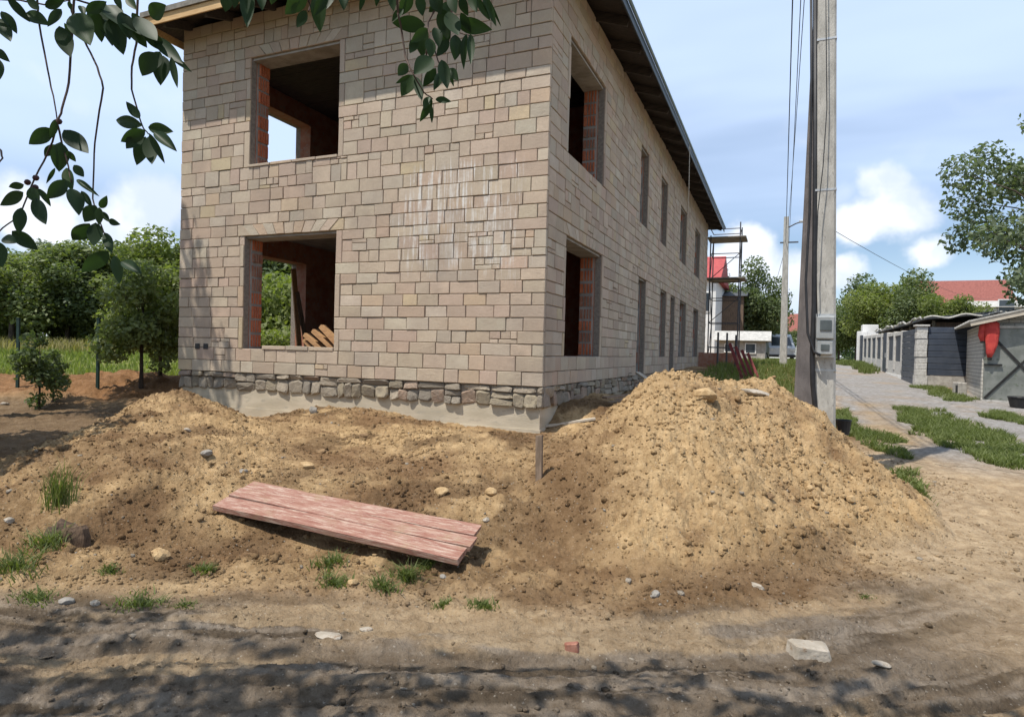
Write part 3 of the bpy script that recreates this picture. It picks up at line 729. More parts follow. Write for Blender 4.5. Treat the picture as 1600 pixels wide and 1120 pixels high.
# plinth and rubble course
MB().box(-FW+.05, -.055, .055, SL, -.62, -.26).box(-FW+.035, -.04, .04, SL, -1.5, -.62).build('plinth', M['plinth'], house)
RPAL = [(.35, .295, .22), (.40, .335, .25), (.29, .25, .195), (.42, .30, .215), (.36, .30, .205)]
def rubble(fm, length, start, n_name):
    MB_b = MB(); layer(MB_b, fm, [(start+.02, length, -.29, .0)], -.06, -.3); MB_b.build('rubble_bed', M['mortar'], house)
    layers = [(-.345, -.19), (-.19, -.075), (-.075, -.004)]
    s = start
    cells = []
    while s < length-.03:
        W_ = min(rng.uniform(.28, .6), length-s); kind = rng.random()
        if kind < .35: zs = [-.305-rng.uniform(0, .03), -.08-rng.uniform(0, .03), -.004]
        elif kind < .7: zs = [-.305-rng.uniform(0, .03), -.15-rng.uniform(-.03, .03), -.004]
        else: zs = [-.305-rng.uniform(0, .03), -.20, -.10-rng.uniform(-.02, .02), -.004]
        for c, d in zip(zs[:-1], zs[1:]):
            n_ = max(1, round(W_/(rng.uniform(.16, .34) if d-c > .11 else rng.uniform(.2, .5)))); xs = cuts(s, s+W_, n_)
            for a, b in zip(xs[:-1], xs[1:]): cells.append((a, b, c, d))
        s += W_
    for (a, b, c, d) in cells:
        if fm is fmap_s and a > 9: continue
        n = 8; cx, cz = (a+b)/2, (c+d)/2; ring = []; sk = rng.uniform(-.18, .18)
        for k in range(n):
            t = 2*math.pi*(k+.5+rng.uniform(-.3, .3))/n; ex = .38
            x_ = abs(math.cos(t))**ex*math.copysign(1, math.cos(t)); z_ = abs(math.sin(t))**ex*math.copysign(1, math.sin(t))
            ring.append((cx+x_*((b-a)/2)*rng.uniform(.88, 1.06), cz+z_*((d-c)/2)*rng.uniform(.84, 1.06)+sk*x_*(d-c)*.5))
        o_ = rng.uniform(-.03, .004); tl = rng.uniform(-.02, .02); tu = rng.uniform(-.02, .02)
        dep = lambda p: o_+tl*(p[0]-cx)/(b-a)*2+tu*(p[1]-cz)/(d-c)*2
        vs = [fm(*p, -.085) for p in ring] + [fm(*p, dep(p)-.008+rng.uniform(-.008, .004)) for p in ring] + [fm(cx+(p[0]-cx)*.82, cz+(p[1]-cz)*.78, dep(p)+rng.uniform(-.004, .007)) for p in ring] + [fm(cx+rng.uniform(-.2, .2)*(b-a), cz, o_+rng.uniform(-.004, .010))]
        fs = [(k, (k+1) % n, n+(k+1) % n, n+k) for k in range(n)] + [(n+k, n+(k+1) % n, 2*n+(k+1) % n, 2*n+k) for k in range(n)] + [(2*n+k, 2*n+(k+1) % n, 3*n) for k in range(n)]
        t = rng.choice(RPAL); kk = rng.uniform(.62, 1.0)
        mb = MB().add(vs, fs, tuple(c_*kk for c_ in t)); mb.build('rubble_stone', M['rubble'], house, tint=True)
rubble(fmap_f, FW, 0, 0); rubble(fmap_s, SL, .08, 0)
# hip roof, eaves, rafters
OV, OL = .62, .26; EZ = 6.24; SLP = .35
xl, xr, yf, yb = -FW-OL, OV, -OV, SL+OV; hw = (xr-xl)/2; rz_ = EZ+hw*SLP; xm = (xl+xr)/2
def roof_shell(z, shrink=0.):
    return [(xl, yf, EZ+z), (xr, yf, EZ+z), (xr, yb, EZ+z), (xl, yb, EZ+z), (xm, yf+hw, rz_+z), (xm, yb-hw, rz_+z)]
rf = MB(); v1 = roof_shell(.075); v0 = roof_shell(.03)
rf.add(v0+v1, [(6, 7, 10), (7, 8, 11, 10), (8, 9, 11), (9, 6, 10, 11), (4, 1, 0), (4, 5, 2, 1), (5, 3, 2), (5, 4, 0, 3), (0, 1, 7, 6), (1, 2, 8, 7), (2, 3, 9, 8), (3, 0, 6, 9)])
roof = rf.build('roof', M['roofmetal'], house)
sh = MB(); v2 = roof_shell(.0)
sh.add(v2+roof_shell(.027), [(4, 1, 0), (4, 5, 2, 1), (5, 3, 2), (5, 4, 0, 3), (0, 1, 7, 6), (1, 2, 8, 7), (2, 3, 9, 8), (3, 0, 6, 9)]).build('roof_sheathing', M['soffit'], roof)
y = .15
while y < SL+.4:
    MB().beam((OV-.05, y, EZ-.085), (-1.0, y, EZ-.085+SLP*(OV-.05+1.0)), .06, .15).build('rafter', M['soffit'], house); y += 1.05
x = -FW+.2
while x < -.2:
    MB().beam((x, -OV+.05, EZ-.085), (x, 1.0, EZ-.085+SLP*(OV-.05+1.0)), .06, .15).build('rafter', M['soffit'], house); x += 1.0
MB().bbox(xl+.02, xr-.03, yf-.028, yf-.003, EZ-.13, EZ+.026, .003).build('fascia_board', M['newwood'], roof)
MB().box(xl-.01, xr+.02, yf-.06, yf-.004, EZ+.029, EZ+.12).build('roof_edge', M['roofedge'], roof)
MB().box(xr+.003, xr+.028, yf, yb, EZ-.13, EZ+.04).build('fascia_board', M['roofmetal'], roof)
MB().tube([(xr+.06, yf+.02, EZ+.05), (xr+.06, yb, EZ+.05)], .032, 8).build('drip_edge', M['drip'], roof, smooth=True)
MB().box(xl-.03, xl-.004, yf, yb, EZ-.13, EZ+.12).build('fascia_board', M['newwood'], roof)
for x_ in (-6.787, -6.58): MB().bbox(x_-.055, x_+.055, -.0135, -.004, .40, .50, .002).build('putlog_shade', M['bucket'], house)  # black blocks proud of the wall stand for shade inside put-log holes
# rope from the eave
o = MB().tube([(HX+OV+.06, HY+9.3, HZ+6.22), (HX+OV+.07, HY+9.32, HZ+5.0), (HX+OV+.05, HY+9.28, HZ+3.3)], .012, 6).build('hanging_rope', M['greywood'], smooth=True)
tag(o, 'thin pale rope hanging from the side eave of the stone house', 'rope')
# timber lying in the ground-floor window and boards leaning at the side window inside
for k, (x0, z0, x1, z1, w) in enumerate([(-4.45, .86, -3.85, .42, .075), (-4.66, .78, -4.0, .38, .07), (-4.88, .71, -4.2, .30, .07), (-4.93, .61, -4.4, .25, .06), (-4.80, .52, -4.45, .24, .06)]):
    b = MB().beam((x0, (.62+.04*k), z0), (x1, .60+.05*k, z1-.06), .14, w, up=(0, 0, 1)).build('timber_board', M['lumber'], loc=(HX, HY, HZ))
    tag(b, ['topmost brown board of the timber pile inside the lower front window', 'second board from the top of the pile in the lower front window', 'middle board of the timber pile inside the lower front window',
            'fourth board down in the timber pile of the lower front window', 'lowest brown board of the timber pile in the lower front window'][k], 'board', 'boards piled inside the lower front window')
b = MB().beam((-6.80, 2.75, 0.02), (-6.86, 2.52, 2.2), .14, .03, up=(1, 0, 0)).build('leaning_board', M['lumber'], loc=(HX, HY, HZ)); tag(b, 'reddish board leaning beside the inner opening, seen through the lower window', 'board')
b = MB().beam((-6.70, 2.95, 0.02), (-6.84, 2.62, 1.7), .12, .03, up=(1, 0, 0)).build('leaning_board', M['oldwood'], loc=(HX, HY, HZ)); tag(b, 'darker shorter board leaning by the inner opening behind the timber pile', 'board')
# ---------------------------------------------------------------- poles and wires
def gz_at(x, y): return float(top_z(x, y)[0])
PB = Vector((.52, 8.36, 0.1)); PT = Vector((.33, 8.36, 9.2))
pole = thing('utility_pole', 'tall pale concrete utility pole carrying the electricity meter', 'utility pole', (PB.x, PB.y, .35))
def tapered(mb, p, q, w0, d0, w1, d1, ch=.22):
    vs = []
    for c, w, d in ((p, w0, d0), (q, w1, d1)):
        for (a, b) in ((-1, -1+ch), (-1+ch, -1), (1-ch, -1), (1, -1+ch), (1, 1-ch), (1-ch, 1), (-1+ch, 1), (-1, 1-ch)):
            vs.append((c[0]+a*w/2, c[1]+b*d/2, c[2]))
    mb.add(vs, [(i, (i+1) % 8, 8+(i+1) % 8, 8+i) for i in range(8)]+[tuple(range(8))[::-1], tuple(range(8, 16))])
    return mb
L0 = Vector((PB.x, PB.y, .35))
tapered(MB(), PB-L0, PT-L0, .25, .20, .17, .15).build('post', M['pole'], pole)
def pol(z): t = (z-PB.z)/(PT.z-PB.z); return PB.lerp(PT, t)-L0, (.25+(.17-.25)*t)/2, (.20-.05*t)/2
for z in (1.46, 3.58, 5.35):
    c, w, d = pol(z)
    MB().box(c.x-w-.004, c.x+w+.004, c.y-d-.004, c.y+d+.004, z-L0.z-.012, z-L0.z+.012).build('steel_band', M['strap'], pole)
c, w, d = pol(8.8)
MB().box(c.x-.9, c.x+.9, c.y-d-.07, c.y-d-.01, 8.8-L0.z-.04, 8.8-L0.z+.04).build('crossarm', M['steel'], pole)
# leaning brace pole
bp = thing('brace_pole', 'concrete brace post with its shade painted in dark grey, leaning against the back of the tall pole', 'brace post', (.30, 9.1, .5))
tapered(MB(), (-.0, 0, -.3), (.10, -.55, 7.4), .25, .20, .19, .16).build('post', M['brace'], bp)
# meter
mt = thing('electric_meter', 'grey electricity meter with a clear window strapped to the concrete pole', 'meter', (pol(1.9)[0].x+L0.x, PB.y-.1, 1.62))
MB().bbox(-.095, .095, -.13, -.003, .20, .47, .014).build('meter_housing', M['meter'], mt)
MB().bbox(-.06, .06, -.142, -.13, .30, .42, .004).build('meter_window', M['meterface'], mt)
MB().bbox(-.085, .085, -.12, -.003, .02, .185, .012).build('terminal_box', M['meter'], mt)
MB().bbox(-.045, .045, -.129, -.12, .07, .14, .004).build('terminal_window', M['meterface'], mt)
MB().box(-.11, .11, -.015, -.001, -.01, .50).build('back_plate', M['strap'], mt)
cb = [spot(*t) for t in [(1267, -60, 7.5), (1268, 150, 7.5), (1265, 330, 7.5), (1259, 440, 7.45), (1262, 520, 7.42), (1272, 550, 7.36), (1282, 555, 7.32)]]
o = MB().tube(cb, .016, 6).build('power_cable', M['cable'], smooth=True); tag(o, 'black cable looping down the left of the pole into the meter', 'cable')
cb = [spot(*t) for t in [(1274, -60, 7.5), (1274, 300, 7.48), (1272, 480, 7.46), (1269, 560, 7.44), (1270, 600, 7.44), (1274, 640, 7.45), (1275, 700, 7.46)]]
o = MB().tube(cb, .028, 8).build('conduit', M['cable'], smooth=True); tag(o, 'thick black conduit running down the left edge of the concrete pole', 'conduit')
cb = [spot(*t) for t in [(1290, -40, 7.36), (1291, 60, 7.36), (1292, 170, 7.36), (1286, 260, 7.34), (1278, 330, 7.36), (1275, 420, 7.38), (1277, 500, 7.38)]]
o = MB().tube(cb, .006, 6).build('thin_wire', M['cable'], smooth=True); tag(o, 'thin black wire wandering down the face of the concrete pole', 'cable')
# second pole with lamp
P2 = (.17, 32.66); g2 = gz_at(*P2)
pole2 = thing('utility_pole', 'far pale concrete pole with a small lamp arm beside the lane', 'utility pole', (*P2, g2))
tapered(MB(), (0, 0, -.3), (-.05, .0, 8.25-g2), .34, .26, .22, .2).build('post', M['pole'], pole2)
MB().tube([(.05, 0, 7.75-g2), (.35, -.05, 7.9-g2), (.62, -.1, 7.98-g2)], .03, 6).build('lamp_arm', M['steel'], pole2)
MB().bbox(.5, .95, -.2, .0, 7.93-g2, 8.03-g2, .02).build('lamp_head', M['strap'], pole2)
MB().box(-.3, .5, -.1, -.04, 7.0-g2, 7.06-g2).build('crossarm', M['steel'], pole2)
def wire(a, b, sag, r, label):
    a = Vector(a); b = Vector(b); pts = []
    for k in range(25):
        t = k/24; p = a.lerp(b, t); p.z -= sag*4*t*(1-t); pts.append(p)
    tag(MB().tube(pts, r, 5, cap=False).build('power_line', M['cable'], smooth=True), label, 'power line', 'overhead lines between the poles')
wire((.02, 8.3, 8.84), (.12, 32.6, 7.06), .30, .013, 'leftmost overhead line between the near and the far concrete pole')
wire((.16, 8.3, 8.84), (.26, 32.6, 7.03), .42, .009, 'middle thin overhead line running to the far concrete pole')
wire((.24, 8.3, 8.5), (.2, 32.6, 7.7), .5, .008, 'upper thin overhead line ending below the far lamp')
wire((.40, 8.5, 3.25), (12.0, 46, 5.6), .5, .004, 'thin line sagging from the pole towards the trees right of the lane')
wire((.15, 32.7, 7.0), (-1.2, 66, 7.4), .6, .012, 'distant line leaving the far pole down the lane')
# bucket on a post behind the pole
BX = spot(1312, 650, 8.6); bz = gz_at(BX.x, BX.y)
o = MB().beam((BX.x-.12, BX.y+.05, bz-.15), (BX.x+.02, BX.y, bz+.52), .09, .05, up=(0, 1, 0)).build('leaning_plank', M['lumber']); tag(o, 'short brown plank leaning behind the foot of the concrete pole', 'plank')
o = MB().beam((BX.x+.24, BX.y-.1, bz-.2), (BX.x+.03, BX.y+.03, bz+.36), .10, .05, up=(0, 1, 0)).build('leaning_plank', M['lumber']); tag(o, 'brown plank propped the other way behind the concrete pole', 'plank')
bk = thing('bucket', 'small black bucket upside on the planks behind the concrete pole', 'bucket', (BX.x+.05, BX.y+.02, bz+.40))
MB().tube([(0, 0, 0), (0, 0, .2)], [.075, .10], 14, cap=False).tube([(0, 0, .02), (0, 0, .021)], [.075, .075], 14).build('body', M['bucket'], bk)
MB().tube([(.10*math.cos(t*.3), .10*math.sin(t*.3), .195) for t in range(22)], .007, 5).build('rim', M['bucket'], bk)

# ---------------------------------------------------------------- scaffold at the far end of the house
sx, sy = -3.0, 29.75; sg = gz_at(sx, sy)
sc = thing('scaffold', 'steel tube scaffold tower with two plank decks at the far corner of the house', 'scaffold', (sx, sy, sg))
T = 7.0-sg
for (x, y) in ((0, 0), (1.25, 0), (0, 1.3), (1.25, 1.3)): MB().tube([(x, y, 0), (x, y, T+.55*(x > 1))], .03, 6).build('standard', M['steel'], sc)
for z in (.9, 2.0, 3.1, 3.95, 5.1, 6.2):
    for (a, b) in (((0, 0), (1.25, 0)), ((0, 1.3), (1.25, 1.3)), ((0, 0), (0, 1.3)), ((1.25, 0), (1.25, 1.3))):
        MB().tube([(*a, z), (*b, z)], .022, 6).build('ledger', M['steel'], sc)
for (a, b) in (((0, 0, .2), (0, 1.3, 2)), ((0, 1.3, 2), (0, 0, 3.9)), ((1.25, 0, 2), (1.25, 1.3, 3.9)), ((0, 0, 3.9), (0, 1.3, 6)), ((0, 0, 3.95), (1.25, 0, 5.1)), ((1.25, 0, 4.2), (1.25, 1.3, 6.2)), ((0, 0, 2.0), (1.25, 0, 3.1))):
    MB().tube([a, b], .018, 5).build('brace', M['steel'], sc)
for z in (3.98, T-.12):
    for k in range(5): MB().box(-.15, 1.5, -.1+k*.31, .19+k*.31, z, z+.05+.004*k).build('deck_plank', M['plat'], sc)
# dark red metal sheets leaning near the scaffold
for k in range(4):
    p = spot(1150+4*k, 571, 21.5+.25*k); g = gz_at(p.x, p.y)
    o = MB().beam((p.x+.22+.10*k, p.y, g-.05), (p.x-.25+.12*k, p.y+.35, g+1.15-.09*k), .10, .05, up=(0, 1, 0)).build('leaning_beam', M['darkred'])
    tag(o, ['leftmost dark red metal beam leaning behind the big soil heap', 'second dark red beam from the left behind the soil heap', 'third dark red beam from the left behind the soil heap', 'rightmost dark red metal beam leaning behind the soil heap'][k], 'beam', 'dark red beams leaning behind the soil heap')
# brick stub wall and posts by the scaffold
p = spot(1118, 560, 26.0); g = gz_at(p.x, p.y)
o = MB().box(-.9, .9, -.15, .15, -.2, .62).build('low_wall', M['claywall'], loc=(p.x, p.y, g)); tag(o, 'low unplastered brick wall at the foot of the scaffold', 'wall')
for k, px in enumerate((1121, 1135, 1149)):
    p = spot(px, 565, 24.0+.3*k); g = gz_at(p.x, p.y)
    o = MB().tube([(0, 0, -.2), (0, 0, 1.35)], .04, 6).build('fence_post', M['steel'], loc=(p.x, p.y, g))
    tag(o, ['dark post nearest the house among the three before the scaffold', 'middle of the three dark posts before the scaffold', 'dark post beside the red beams before the scaffold'][k], 'post', 'dark posts before the scaffold')
# ---------------------------------------------------------------- buildings beyond
def house_box(name, label, px, py, dist, w, d, h, rh, wall, roofm, rz=0, gable='x', over=.25, windows=()):
    p = spot(px, py, dist); t = thing(name, label, 'house', (p.x, p.y, p.z), rz)
    MB().box(-w/2, w/2, 0, d, -.8, h).build('wall', wall, t)
    r = MB(); W_, D0, D1 = w/2+over, -over, d+over
    if gable == 'x':   # ridge along x
        a = [(-W_, D0, h-.05), (W_, D0, h-.05), (W_, D1, h-.05), (-W_, D1, h-.05), (-W_, d/2, h+rh), (W_, d/2, h+rh)]
        r.add(a, [(0, 1, 5, 4), (1, 2, 5), (2, 3, 4, 5), (3, 0, 4), (3, 2, 1, 0)])
    else:
        a = [(-W_, D0, h-.05), (W_, D0, h-.05), (W_, D1, h-.05), (-W_, D1, h-.05), (0, D0, h+rh), (0, D1, h+rh)]
        r.add(a, [(0, 1, 4), (1, 2, 5, 4), (2, 3, 5), (3, 0, 4, 5), (3, 2, 1, 0)])
    r.build('roof', roofm, t)
    for (x, z, ww, hh) in windows:
        wi = MB().box(x-ww/2-.06, x+ww/2+.06, -.06, -.004, z-.06, z+hh+.06).build('window', M['white'], t)
        MB().box(x-ww/2, x+ww/2, -.068, -.061, z, z+hh).build('pane', M['vanglass'], wi)
    return t
house_box('village_house', 'white gabled house with a bright red roof behind the scaffold', 1084, 552, 42, 2.6, 7, 4.9, 2.0, M['white'], M['redroof'], 0, 'x', .3, [(.6, 2.8, .6, 1.2)])
house_box('outbuilding', 'dark brown outbuilding behind the scaffold beside the white house', 1132, 552, 46, 2.4, 4, 4.2, .5, M['shedwood'], M['tar'], 0)
house_box('garden_shed', 'low grey garden shed with a grey sheet roof beyond the soil heap', 1158, 556, 37, 2.6, 2.5, .95, .55, M['concrete'], M['asbestos'], 0, 'x', .3, [(.5, .2, .5, .5), (-.7, .25, .4, .4)])
house_box('village_house', 'distant house with a pinkish roof left of the far pole', 1205, 548, 105, 9, 8, 3.6, 2.6, M['cream'], M['tileroof'], R(20), 'x', .4, [(-2, 1.2, 1, 1.3), (1.5, 1.2, 1, 1.3)])
house_box('village_house', 'distant red-roofed house right of the far pole at the lane end', 1243, 552, 95, 8, 8, 3.2, 3.0, M['white'], M['tileroof'], R(-8), 'x', .4, [(-2, 1.0, 1, 1.3), (1.0, 1.0, 1, 1.3)])
house_box('village_house', 'house with a red tiled roof rising above the trees on the right', 1512, 545, 52, 6.0, 7, 3.4, 2.6, M['white'], M['tileroof'], R(0), 'x', .4, [(0, 1.5, 1, 1.3)])
house_box('village_house', 'pale house half hidden behind the tree at the right edge', 1600, 560, 40, 4.6, 6, 3.3, .6, M['white'], M['asbestos'], R(0), 'x', .3, [(-1, 2.6, .8, 1.1)])
# ---------------------------------------------------------------- van
vp = spot(1222, 570, 47); vg = gz_at(vp.x, vp.y)
van = thing('parked_van', 'white van parked at the far end of the lane behind the far pole', 'van', (vp.x, vp.y, vg), R(12))
prof = [(0, .35), (0, 1.05), (.25, 1.15), (.95, 1.95), (1.25, 2.1), (4.6, 2.1), (4.7, .35)]
vb = MB(); n = len(prof)
vb.add([(-.92 if z < 1.2 else -.82, y, z) for y, z in prof]+[(.92 if z < 1.2 else .82, y, z) for y, z in prof], [(i, (i+1) % n, n+(i+1) % n, n+i) for i in range(n)]+[tuple(range(n)), tuple(range(n, 2*n))[::-1]])
vb.build('body', M['vanpaint'], van)
MB().add([(-.72, .30, 1.20), (.72, .30, 1.20), (.66, .88, 1.87), (-.66, .88, 1.87)], [(0, 1, 2, 3)]).add([(-.72, .29, 1.21), (.72, .29, 1.21), (.66, .87, 1.88), (-.66, .87, 1.88)], [(0, 1, 2, 3)]).build('windscreen', M['vanglass'], van)
for s in (-1, 1):
    MB().bbox(s*.7-.16, s*.7+.16, -.03, .01, .8, .98, .01).build('headlight', M['strap'], van)
    for yy in (.9, 3.8):
        w_ = MB().tube([(s*.80, yy, .34), (s*.95, yy, .34)], .34, 16).build('wheel', M['rubber'], van); MB().tube([(s*.945, yy, .34), (s*.957, yy, .34)], .2, 12).build('rim', M['strap'], w_)
    MB().box(s*.865-.012, s*.865+.012, 1.0, 1.9, 1.2, 1.75).build('side_window', M['vanglass'], van)
MB().box(-.93, .93, -.05, .02, .35, .55).build('bumper', M['bucket'], van); MB().box(-.26, .26, -.058, -.051, .4, .5).build('number_plate', M['white'], van)
# ---------------------------------------------------------------- right side: fences, gate, garage
GX, GY = 4.24, 24.92; GZ = gz_at(GX, GY)+.0
pl = thing('masonry_pillar', 'grey masonry corner pillar between the dark gate and the dark slat fence', 'pillar', (GX, GY, GZ))
MB().box(-.02, .34, -.02, .34, -.3, .36).build('pillar_base', M['fenceblock'], pl)
for k in range(8):
    j = rng.uniform(-.012, .012)
    MB().bbox(0+j, .32+j, j, .32+j, .363+k*.205, .363+k*.205+.197, .012).build('block', M['fenceblock'], pl)
MB().bbox(-.05, .37, -.05, .37, 2.005, 2.06, .01).build('pillar_cap', M['fenceblock'], pl)
gt = thing('slat_gate', 'dark anthracite gate of horizontal slats along the lane', 'gate', (GX, GY, GZ))
for k in range(9): MB().bbox(.05, .09, .36, 3.05, .03+k*.213, .03+k*.213+.20, .008).build('slat', M['anthracite'], gt)
for y in (.37, 2.98): MB().box(.092, .14, y, y+.06, .0, 1.95).build('gate_post', M['anthracite'], gt)
sf = thing('slat_fence', 'dark anthracite slat fence on a concrete base left of the garage', 'fence', (GX, GY, GZ))
for k in range(8): MB().bbox(.345, 1.62, .06, .10, .37+k*.203, .37+k*.203+.19, .008).build('slat', M['anthracite'], sf)
MB().box(.345, 1.75, .02, .18, -.3, .355).build('concrete_base', M['concrete'], sf)
MB().box(.35, 1.6, .102, .13, .38, 1.97).build('backing_rail', M['blacksteel'], sf)
stf = thing('stone_fence', 'patterned stone fence with dark panels further up the lane', 'fence', (GX+.05, GY+3.1, GZ))
L = 12.6
def fz(y): return gz_at(GX, GY+3.1+y)-GZ
MB().hexa([(0, 0, -.4), (.25, 0, -.4), (.25, L, -.4), (0, L, -.4), (0, 0, .25), (.25, 0, .25), (.25, L, .45), (0, L, .45)]).build('footing', M['white'], stf)
MB().hexa([(.03, 0, .255), (.22, 0, .255), (.22, L, .455), (.03, L, .455), (.03, 0, .78), (.22, 0, .78), (.22, L, .98), (.03, L, .98)]).build('low_wall', M['fenceblock'], stf)
for k in range(8):
    y = k*1.75; dzz = .2*y/L
    if y > L-.3: break
    if k == 2:
        dr = MB().box(.0, .05, y+.35, y+1.3, -.05+dzz, 2.0+dzz).build('door', M['anthracite'], stf); MB().box(-.03, .0, y+.42, y+.46, .9+dzz, 1.1+dzz).build('handle', M['strap'], dr)
    else: MB().box(.06, .16, y+.32, y+1.73, .785+dzz+.03, 1.82+dzz).build('panel', M['anthracite'], stf)
    MB().bbox(.0, .28, y, y+.3, .46, 1.98+dzz, .015).build('pillar', M['fenceblock'], stf)
    MB().box(.02, .26, y+.302, y+1.748, 1.825+dzz, 1.95+dzz).build('coping', M['fenceblock'], stf)
wg = thing('gate_housing', 'white gate frame with a dark door at the far end of the stone fence', 'gate', (GX-.15, GY+16.2, GZ+.25))
MB().bbox(0, .5, 0, .4, -.3, 2.2, .02).build('post', M['white'], wg); MB().bbox(.3, 1.1, .45, 1.3, 1.75, 2.6, .02).build('canopy', M['white'], wg); MB().box(.12, .2, -.8, -.02, -.2, 1.95).build('door', M['anthracite'], wg)
# shed roofs behind the fence
sd = thing('tar_roof_shed', 'long dark shed with a sagging tar roof behind the slat fence', 'shed', (GX+.7, GY+.8, GZ+.22))
MB().box(.1, 5.5, .6, 11, -.2, 2.0).build('wall', M['shedwood'], sd)
MB().hexa([(-.35, -.1, 2.05), (6, -.1, 2.72), (6, 12, 2.6), (-.35, 12, 2.0), (-.35, -.1, 2.13), (6, -.1, 2.82), (6, 12, 2.7), (-.35, 12, 2.08)]).build('roof', M['tar'], sd)
wv_ = MB(); npt = 42
pts = [(-.45+.02*math.sin(k*.9), .0+k*.28, 2.10+.05*math.sin(k*.55)+.03*math.sin(k*1.7)) for k in range(npt)]
wv_.tube(pts, .035, 5).build('edge_trim', M['asbestos'], sd)
pts = [(-.4+k*.12, -.16, 2.10+.035*k*.12*2.2+.05*math.sin(k*.8)) for k in range(24)]
MB().tube(pts, .035, 5).build('edge_trim', M['asbestos'], sd)
for k in range(5): MB().box(.02, .1, .7+k*2.1, .8+k*2.1, 0, 2.05).build('post', M['greywood'], sd)
# garage
gr_z = gz_at(5.03, 20.58)+.0; GA = R(-8)
ga = thing('garage', 'whitewashed brick garage with a sheet-metal door and grey corrugated roof', 'garage', (5.03, 20.58, gr_z), GA)
brickm, ntb, Bb = new_mat('white_brick')
co = nd(ntb, 'ShaderNodeTexCoord').outputs['Object']; sp_ = nd(ntb, 'ShaderNodeSeparateXYZ', {0: co})
bt = nd(ntb, 'ShaderNodeTexBrick', {'Vector': nd(ntb, 'ShaderNodeCombineXYZ', {0: mth(ntb, 'ADD', sp_.outputs[0], sp_.outputs[1]), 1: sp_.outputs[2], 2: 0.0}).outputs[0], 'Color1': (.50, .48, .43), 'Color2': (.60, .575, .52), 'Mortar': (.26, .25, .23), 'Scale': 1.0, 'Mortar Size': .012, 'Brick Width': .25, 'Row Height': .105})
put(ntb, Bb.inputs['Base Color'], mixc(ntb, mth(ntb, 'MULTIPLY', noise(ntb, 6, 5), .35), bt.outputs[0], (.36, .33, .28))); Bb.inputs['Roughness'].default_value = .9
ntb.links.new(nd(ntb, 'ShaderNodeBump', {'Strength': .6, 'Distance': .01, 'Height': mth(ntb, 'SUBTRACT', 1.0, bt.outputs[1])}).outputs[0], Bb.inputs['Normal'])
H0 = 2.06
MB().hexa([(0, .06, -.3), (.25, .06, -.3), (.25, 4.2, -.3), (0, 4.2, -.3), (0, .06, H0), (.25, .06, H0+.08), (.25, 4.2, H0+.08), (0, 4.2, H0)]).build('side_wall', brickm, ga)
MB().hexa([(.252, .3, 2.02), (4.5, .3, 2.02), (4.5, .5, 2.02), (.252, .5, 2.02), (.252, .3, H0+.07), (4.5, .3, H0+1.2), (4.5, .5, H0+1.2), (.252, .5, H0+.07)]).build('gable', brickm, ga)
MB().box(3.2, 4.5, .1, 4.2, -.3, 2.0).build('side_wall', brickm, ga)
MB().box(.0, .95, -.02, .055, -.02, .04).box(.0, 3.3, -.03, .055, 1.955, 2.02).build('door_frame', M['asbestos'], ga)
for k in range(2):
    x0, x1 = (.03, 1.58) if k == 0 else (1.6, 3.15)
    dr = MB().bbox(x0, x1, .0, .05, .045, 1.95, .005).build('door', M['garagedoor'], ga)
    for (a, b) in (((x0+.04, .08), (x1-.04, 1.9)), ((x0+.04, 1.9), (x1-.04, .08))) if k == 0 else (((x0+.04, .08), (x1-.04, 1.9)), ((x0+.04, 1.9), (x1-.04, .08))):
        MB().beam((a[0], -.014-.012*(a[1] > 1), a[1]), (b[0], -.014-.012*(a[1] > 1), b[1]), .02, .06, up=(0, 0, 1)).build('brace', M['blacksteel'], dr)
MB().box(.03, .42, -.07, -.005, .96, 1.0).build('hinge', M['blacksteel'], ga)
rfm = MB(); nn = 60; vs = []
for k in range(nn+1):
    y = -.35+4.8*k/nn; wv0 = .025*math.sin(y*2*math.pi/.18)
    for (x, z) in ((-.34, H0+.04), (5.2, H0+1.5)):
        vs += [(x, y, z+wv0), (x, y, z+wv0+.035)]
for k in range(nn):
    a = 4*k; b = a+4
    rfm.add([], []) ; rfm.f += [(a+1, a+3, b+3, b+1), (a, b, b+2, a+2), (a, a+1, b+1, b), (a+2, b+2, b+3, a+3)]; rfm.t += [(1, 1, 1)]*4
rfm.v = vs; rfm.f += [(0, 2, 3, 1)]; rfm.t.append((1, 1, 1))
rfm.build('roof', M['asbestos'], ga)
MB().beam((-.32, -.3, H0-.0), (5.1, -.3, H0+1.42), .05, .14).build('barge_board', M['greywood'], ga)
# red work jacket on the door corner
jp = Vector((5.03, 20.58, gr_z)); jm = MB()
def lobe(mb, pts, wid, dep, n=12):
    vs = []; fs = []
    for i, (x, y, z) in enumerate(pts):
        for j in range(n):
            a = 2*math.pi*j/n; k_ = 1+.12*math.sin(3*a+i)
            vs.append((x+wid[i]*math.cos(a)*k_, y+dep[i]*math.sin(a)*k_, z))
    m_ = len(pts)
    for i in range(m_-1):
        for j in range(n): fs.append((i*n+j, i*n+(j+1) % n, (i+1)*n+(j+1) % n, (i+1)*n+j))
    fs += [tuple(range(n))[::-1], tuple((m_-1)*n+j for j in range(n))]; mb.add(vs, fs)
lobe(jm, [(.12, -.10, 2.14), (.14, -.12, 2.08), (.16, -.13, 1.8), (.17, -.13, 1.5), (.15, -.13, 1.3), (.14, -.12, 1.17)], [.14, .17, .16, .13, .09, .05], [.04, .07, .07, .06, .05, .03])
lobe(jm, [(.02, -.10, 2.10), (-.03, -.12, 2.0), (-.06, -.12, 1.75), (-.03, -.12, 1.6)], [.06, .085, .08, .05], [.04, .055, .05, .04])
jk = thing('red_jacket', 'red work jacket hung over the top corner of the garage door', 'jacket', jp, GA)
jm.build('cloth', M['jacket'], jk, smooth=True)
